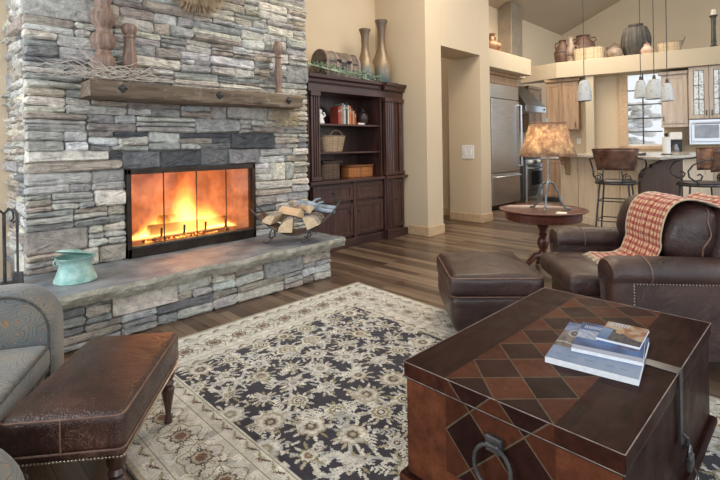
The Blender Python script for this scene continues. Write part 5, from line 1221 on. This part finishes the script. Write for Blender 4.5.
# things on the bar
cft = thing('cast_iron_griddle', 'flat black griddle lying on the bar top right of the first stool', 'griddle', cf(3.70,6.25,1.061), VROT)
MB().rbox((0,0,.012),(.14,.09,.012),.01,n=3).build('pan', M['black'], cft, smooth=True); MB().tube([(.13,0,.016),(.19,0,.022)], .010).build('handle', M['black'], cft); MB().tube([(-.13,0,.016),(-.17,0,.02)], .008).build('handle', M['black'], cft)
bd = thing('bird_figurine', 'small dark bird figurine on the bar behind the first stool', 'figurine', cf(3.49,6.22,1.061), VROT)
MB().ico((0,0,.055),.035,2,(1.5,1,1)).build('body', M['black'], bd, smooth=True); MB().ico((-.05,0,.09),.02,2).build('head', M['black'], bd, smooth=True); MB().tube([(.04,0,.06),(.085,0,.075)], [.015,.006]).build('tail', M['black'], bd); MB().tube([(0,0,0),(0,0,.03)], .008).build('leg', M['black'], bd)
pt_ = thing('paper_towel_stand', 'white paper towel roll on a black knobbed stand at the right of the bar', 'paper towel holder', cf(4.22,6.32,1.061), VROT)
MB().lathe([(0,.012),(.048,.012),(.048,.24),(0,.24)], n=20).build('paper_roll', M['white'], pt_, smooth=True); MB().lathe([(0,0),(.07,0),(.07,.012),(.006,.014),(.006,.26),(0,.26)], n=20).build('stand', M['black'], pt_); MB().ico((0,0,.275),.026,2).build('finial', M['black'], pt_, smooth=True)
# bar stools; local y = the way it faces
def stool(label, loc, rotz):
    t = thing('bar_stool', label, 'stool', loc, rotz, 'bar stools at the island')
    zs = .74
    MB().lathe([(0,zs-.03),(.235,zs-.03),(.245,zs-.015),(.24,zs),(0,zs)], n=28).build('seat_pan', M['iron'], t, smooth=True)
    MB().lathe([(0,zs),(.215,zs),(.225,zs+.010),(.21,zs+.022),(.12,zs+.028),(0,zs+.03)], n=28).build('seat_pad', simple('blue_grey_seat', (.05,.04,.04), (.11,.09,.09), .4, 0, 12, .2), t, smooth=True)
    def bk(u,v):
        a = math.radians(188+164*u); r = .205+.060*v; return (r*math.cos(a)*1.0, r*math.sin(a)*1.05, .885+.265*v+.012*math.sin(u*PI))
    b_ = MB().grid(bk, 28, 8).build('barrel_back', M['copper'], t, solid=.014, smooth=True)
    MB().tube([bk(i/28,1) for i in range(29)], .011, 8).build('top_rim', M['copper'], b_, smooth=True)
    for s_ in (-1,1):
        # back support scroll, and arm that sweeps forward into a curl
        MB().tube([(s_*.10,-.235,.72),(s_*.11,-.26,.79),(s_*.105,-.265,.86),(s_*.10,-.26,.92)], .009).build('back_support', M['iron'], t)
        MB().tube(spiral((s_*.16,-.235,.80),.055,.012,PI/2 if s_ > 0 else PI/2,PI/2+s_*3.6*PI,30), .0075).build('scroll', M['iron'], t)
        a0 = bk(0 if s_ < 0 else 1,.6)
        arm_ = [a0,(s_*.30,-.02,1.03),(s_*.315,.09,1.02),(s_*.32,.18,.97),(s_*.31,.225,.90),(s_*.295,.21,.83),(s_*.28,.15,.785),(s_*.275,.09,.80),(s_*.275,.075,.84),(s_*.275,.10,.865),(s_*.275,.125,.85)]
        MB().tube(arm_, .010).build('arm', M['iron'], t, smooth=True); MB().tube([(s_*.23,.10,.73),(s_*.27,.13,.79)], .009).build('arm_bracket', M['iron'], t)
    for sx in (-1,1):
        for sy in (-1,1): MB().tube([(sx*.16,sy*.16,zs-.03),(sx*.185,sy*.185,.40),(sx*.215,sy*.215,0)], .011).build('leg', M['iron'], t)
    for z_,r_ in ((.25,.20),(.50,.178)):
        MB().tube([(r_,r_,z_),(-r_,r_,z_),(-r_,-r_,z_),(r_,-r_,z_),(r_,r_,z_)], .008).build('foot_rail', M['iron'], t)
stool('iron bar stool with copper barrel back, seen from behind at the pale island boards', cf(3.27,5.88,0), math.radians(7.5-90))
stool('iron bar stool with copper barrel back at the right edge beside the shaded bracket', cf(4.04,5.45,0), math.radians(14.5+12))
# pendants
pg_ = NT('speckled_glass'); v = pg_.coord(); n_ = pg_.noise(v, 22, 3, .5, 1.5)
cc = pg_.ramp(n_, [(.33,(.25,.28,.30)),(.38,(.84,.87,.88)),(.8,(.92,.93,.93))]); b1 = pg_.new('ShaderNodeBsdfPrincipled'); pg_.link(cc, b1.inputs['Base Color']); b1.inputs['Roughness'].default_value = .15
b2 = pg_.new('ShaderNodeBsdfTranslucent'); pg_.link(cc, b2.inputs[0]); mx = pg_.new('ShaderNodeMixShader'); mx.inputs[0].default_value = .45; pg_.link(b1.outputs[0], mx.inputs[1]); pg_.link(b2.outputs[0], mx.inputs[2]); pg_.link(mx.outputs[0], pg_.out.inputs[0])
for (px_,d_,ytop,ybot,wd,lb) in ((585,7.0,80,101,.105,'speckled white glass pendant hanging alone above the left end of the bar'),(641.5,6.6,80,98,.083,'speckled glass pendant in front of the kitchen window, left of the group of three'),
                           (655,6.3,79,99,.110,'speckled glass pendant in the middle of the group of three by the window'),(668,6.0,83,101,.075,'speckled glass pendant at the right of the group of three by the window')):
    hz = 145.5-(px_-360)*.0152; zt_ = 1.25+(hz-ytop)*d_/459; zb_ = 1.25+(hz-ybot)*d_/459; p = cf((px_-360)/459*d_-.012*d_*0, d_); h_ = zt_-zb_
    t = thing('pendant_lamp', lb, 'lamp', (p.x,p.y,zb_), 0, 'pendant lamps over the bar')
    MB().lathe([(wd*.97,0),(wd,.01),(wd*.93,h_*.35),(wd*.78,h_*.72),(wd*.58,h_*.95),(.02,h_),(.02,h_-.004),(wd*.55,h_*.92),(wd*.74,h_*.7),(wd*.9,h_*.33),(wd*.94,.0)], n=28).build('glass_shade', pg_.m, t, smooth=True)
    MB().lathe([(0,h_-.003),(.022,h_-.003),(.016,h_+.05),(.0,h_+.05)], n=14).build('socket_cap', M['iron'], t, smooth=True)
    ztop_ = zc(p.y)-zb_
    MB().tube([(0,0,h_+.04),(0,0,ztop_-.01)], .0055, 6).build('cord', M['iron'], t); MB().lathe([(0,ztop_-.05),(.05,ztop_-.045),(.06,ztop_-.01),(.0,ztop_-.01)], n=16).build('canopy', M['iron'], t)
# pottery and baskets on the ledge
ZL = 2.936
terr = simple('brown_pottery', (.045,.022,.015), (.12,.06,.04), .5, 0, 8, .3, .01); terl = simple('mottled_pottery', (.13,.09,.065), (.34,.27,.21), .45, 0, 7, .2); dkp = simple('dark_ribbed_pottery', (.020,.018,.016), (.055,.048,.04), .6, 0, 10, .3)
def pot_(name, label, s_, t__, prof, mat, cat='pot', neck=None):
    o = thing(name, label, cat, kp(s_,t__,ZL), KROT); MB().lathe(prof, n=28).build('body', mat, o, smooth=True); return o
v1 = pot_('clay_jug', 'brown clay jug at the left end of the ledge, leftmost of the row', -.20,.42,[(0,0),(.12,0),(.16,.10),(.17,.25),(.14,.38),(.07,.45),(.06,.50),(.08,.53),(.0,.53)],terr,'jug')
MB().tube([(-.06,0,.50),(-.14,0,.48),(-.155,0,.38)], .014).build('handle', terr, v1, smooth=True); MB().lathe([(.168,.245),(.176,.25),(.176,.27),(.168,.275)], n=28).build('raised_band', dkp, v1)
v2 = pot_('carved_bottle', 'slim mottled bottle vase between the brown jug and the large brown urn', -.02,.30,[(0,0),(.07,0),(.085,.08),(.08,.30),(.05,.42),(.04,.50),(.065,.56),(.0,.56)],terl,'vase'); MB().lathe([(.083,.15),(.092,.16),(.083,.17)], n=20).build('raised_band', terr, v2)
v3 = pot_('clay_urn', 'large brown clay urn behind the cream basket on the ledge', .16,.82,[(0,0),(.15,0),(.22,.14),(.26,.32),(.23,.48),(.13,.58),(.12,.62),(.15,.66),(.0,.66)],terr,'urn')
for sx in (-1,1): MB().tube([(sx*.20,0,.50),(sx*.26,0,.55),(sx*.24,0,.60),(sx*.13,0,.60)], .016).build('handle', terr, v3, smooth=True)
bk1 = basket('cream_basket', 'cream woven basket with a raised loop handle on the ledge beside the brown urn', kp(.34,.24,ZL), .29,.16,.255, 'rattan', 1.08, KROT, False); MB().tube([(-.27,0,.22),(-.30,0,.30),(-.27,0,.36),(-.22,0,.34),(-.21,0,.25)], .014).build('handle', M['rattan'], bk1, smooth=True)
tp = pot_('round_teapot', 'round mottled clay pot with a twig handle right of the cream basket', .80,.25,[(0,0),(.08,0),(.135,.06),(.15,.11),(.12,.18),(.06,.215),(.05,.23),(.0,.23)],terl)
MB().tube([(-.11,0,.17),(-.14,0,.24),(-.07,0,.26),(.0,0,.31),(.07,0,.28),(.12,0,.20),(.13,0,.14)], [.016,.018,.013,.016,.014,.016,.012]).build('twig_handle', terr, tp, smooth=True)
ur = thing('ribbed_urn', 'large dark ribbed flat-topped urn standing in the middle of the ledge', 'urn', kp(1.17,.42,ZL), KROT)
def urn(u,v):
    q = 2*PI*u; zz = .66*v; r = .10+.155*math.sin(min(1,(v*1.12+.10))*PI)**.8 if v < .93 else .11; r = .13+.125*math.sin(PI*(.14+.74*v))**1.3 if v < .95 else .12
    r *= 1+.035*math.cos(16*q); return (r*math.cos(q)*1.02, r*math.sin(q)*.7, zz)
MB().grid(urn, 128, 22).build('body', dkp, ur, smooth=True); MB().lathe([(0,.62),(.13,.64),(.135,.67),(.10,.67),(.0,.655)], n=28, tilt=Matrix(((1,0,0),(0,.75,0),(0,0,1)))).build('rim', dkp, ur, smooth=True); MB().lathe([(0,0),(.13,0),(.14,.02),(0,.02)], n=24, tilt=Matrix(((1,0,0),(0,.75,0),(0,0,1)))).build('foot', dkp, ur)
sp_ = pot_('small_clay_pot', 'small pinkish clay pot just right of the dark ribbed urn', 1.36,.16,[(0,0),(.07,0),(.105,.05),(.11,.09),(.08,.14),(.05,.17),(.055,.20),(.0,.20)],simple('pink_clay',(.42,.27,.21),(.58,.42,.33),.5,0,8,.2)); MB().lathe([(0,.20),(.05,.20),(.03,.22),(.012,.225),(.015,.245),(0,.25)], n=16).build('lid', terl, sp_, smooth=True)
bk2 = basket('low_basket', 'low cream woven basket with a leaning handle right of the small clay pot', kp(1.73,.24,ZL), .19,.13,.19, 'rattan', 1.12, KROT, False); MB().tube([(.12,0,.02),(.18,0,.16),(.235,0,.28),(.21,0,.31)], [.03,.032,.02,.012]).build('handle', terl, bk2, smooth=True)
ck = thing('tall_candlestick', 'tall dark green candlestick with a cream candle at the right end of the ledge', 'candlestick', kp(2.40,.22,ZL), KROT)
MB().lathe([(0,0),(.075,0),(.08,.02),(.05,.05),(.035,.08),(.045,.12),(.038,.16),(.034,.40),(.042,.50),(.035,.54),(.05,.57),(.07,.60),(.0,.60)], n=24).build('column', simple('dark_green_glaze',(.025,.028,.015),(.06,.06,.035),.4,0,9,.2), ck, smooth=True)
MB().lathe([(0,.60),(.038,.60),(.040,.605),(.038,.69),(.030,.71),(.0,.70)], n=20).build('candle', M['cream'], ck, smooth=True); MB().tube([(0,0,.70),(.003,0,.725)], .002, 5).build('wick', M['black'], ck)
cj = thing('copper_urn', 'round brown copper jug with a narrow neck on the soffit above the refrigerator', 'jug', (7.93,4.28,2.921))
MB().lathe([(0,0),(.09,0),(.15,.05),(.19,.12),(.18,.19),(.11,.25),(.06,.28),(.05,.34),(.085,.39),(.0,.39)], n=28).build('body', simple('old_copper',(.20,.10,.05),(.42,.24,.13),.35,.6,6,.2), cj, smooth=True); MB().tube([(.05,0,.36),(.14,0,.36),(.17,0,.24)], .012).build('handle', M['copper'], cj, smooth=True)
# ---------------------------------------------------------------- light, sky and camera
def look(d): return Vector(d).to_track_quat('-Z','Y').to_euler()
lamp('window_light', 'AREA', tuple(cf(-3.4,.9,1.9)), 90, (.88,.94,1), 2.6, look(RT*1.0+FW*.35+Vector((0,0,-.18))), 2.2)
lamp('window_light', 'AREA', tuple(cf(1.2,-2.6,2.3)), 60, (.90,.95,1), 4.2, look(FW-RT*.15+Vector((0,0,-.2))), 2.4)
lamp('window_light', 'AREA', tuple(cf(6.8,2.6,2.6)), 40, (.93,.96,1), 2.6, look(FW*.5-RT*1.0+Vector((0,0,-.25))), 2.2)
lamp('ceiling_fill', 'AREA', tuple(cf(.8,4.2,3.9)), 40, (1,.80,.56), 1.6, look((0,0,-1)), 1.6)  # warm fill from above the living room, fixture unseen
lamp('ceiling_fill', 'AREA', tuple(cf(3.2,8.2,2.56+1.4)), 45, (1,.82,.62), 1.4, look((.3,0,-1)), 1.4)  # warm fill from above the kitchen, fixture unseen
lamp('kitchen_fill', 'AREA', (9.4,2.9,4.0), 55, (1,.87,.70), 1.8, look((.1,0,-1)), 1.8)  # unseen fill added to raise the brightness of the kitchen
lamp('ceiling_fill', 'AREA', tuple(cf(1.7,5.0,4.3)), 42, (1,.90,.76), 1.2, look((.25,.1,-1)), 1.2)  # unseen overhead fill added to brighten the island boards and armchair
lamp('hall_light', 'POINT', (6.1,5.6,2.9), 10, (1,.90,.78), .15)
for s_ in (): lamp('under_ledge_light', 'AREA', tuple(kp(s_,-.05,2.58)), 5, (1,.85,.65), .2, look((.3,0,-1)), .2)
w = bpy.data.worlds.new('sky'); bpy.context.scene.world = w; w.use_nodes = True; n = w.node_tree.nodes; l = w.node_tree.links
tc = n.new('ShaderNodeTexCoord'); sx_ = n.new('ShaderNodeSeparateXYZ'); l.new(tc.outputs['Generated'], sx_.inputs[0])
rp = n.new('ShaderNodeValToRGB'); l.new(sx_.outputs[2], rp.inputs[0]); rp.color_ramp.elements[0].color = (.84,.88,.92,1); rp.color_ramp.elements[1].color = (.95,.98,1,1)
l.new(rp.outputs[0], n['Background'].inputs[0]); n['Background'].inputs[1].default_value = .95
cam = bpy.data.cameras.new('camera'); co = bpy.data.objects.new('camera', cam); C.objects.link(co); bpy.context.scene.camera = co
cam.sensor_width = 36; cam.lens = 459/720*36; cam.shift_y = -(240-145.5)/720; cam.clip_start = .02
ra = math.radians(.87); Zv = Vector((0,0,1)); r_ = RT*math.cos(ra)-Zv*math.sin(ra); u_ = RT*math.sin(ra)+Zv*math.cos(ra); b_ = -FW
mw_ = Matrix(((r_.x,u_.x,b_.x,0),(r_.y,u_.y,b_.y,0),(r_.z,u_.z,b_.z,1.25),(0,0,0,1))); co.matrix_world = mw_
vs = bpy.context.scene.view_settings; vs.view_transform = 'Standard'; vs.look = 'None'; vs.gamma = 1; vs.exposure = 0.22; vs.use_curve_mapping = False
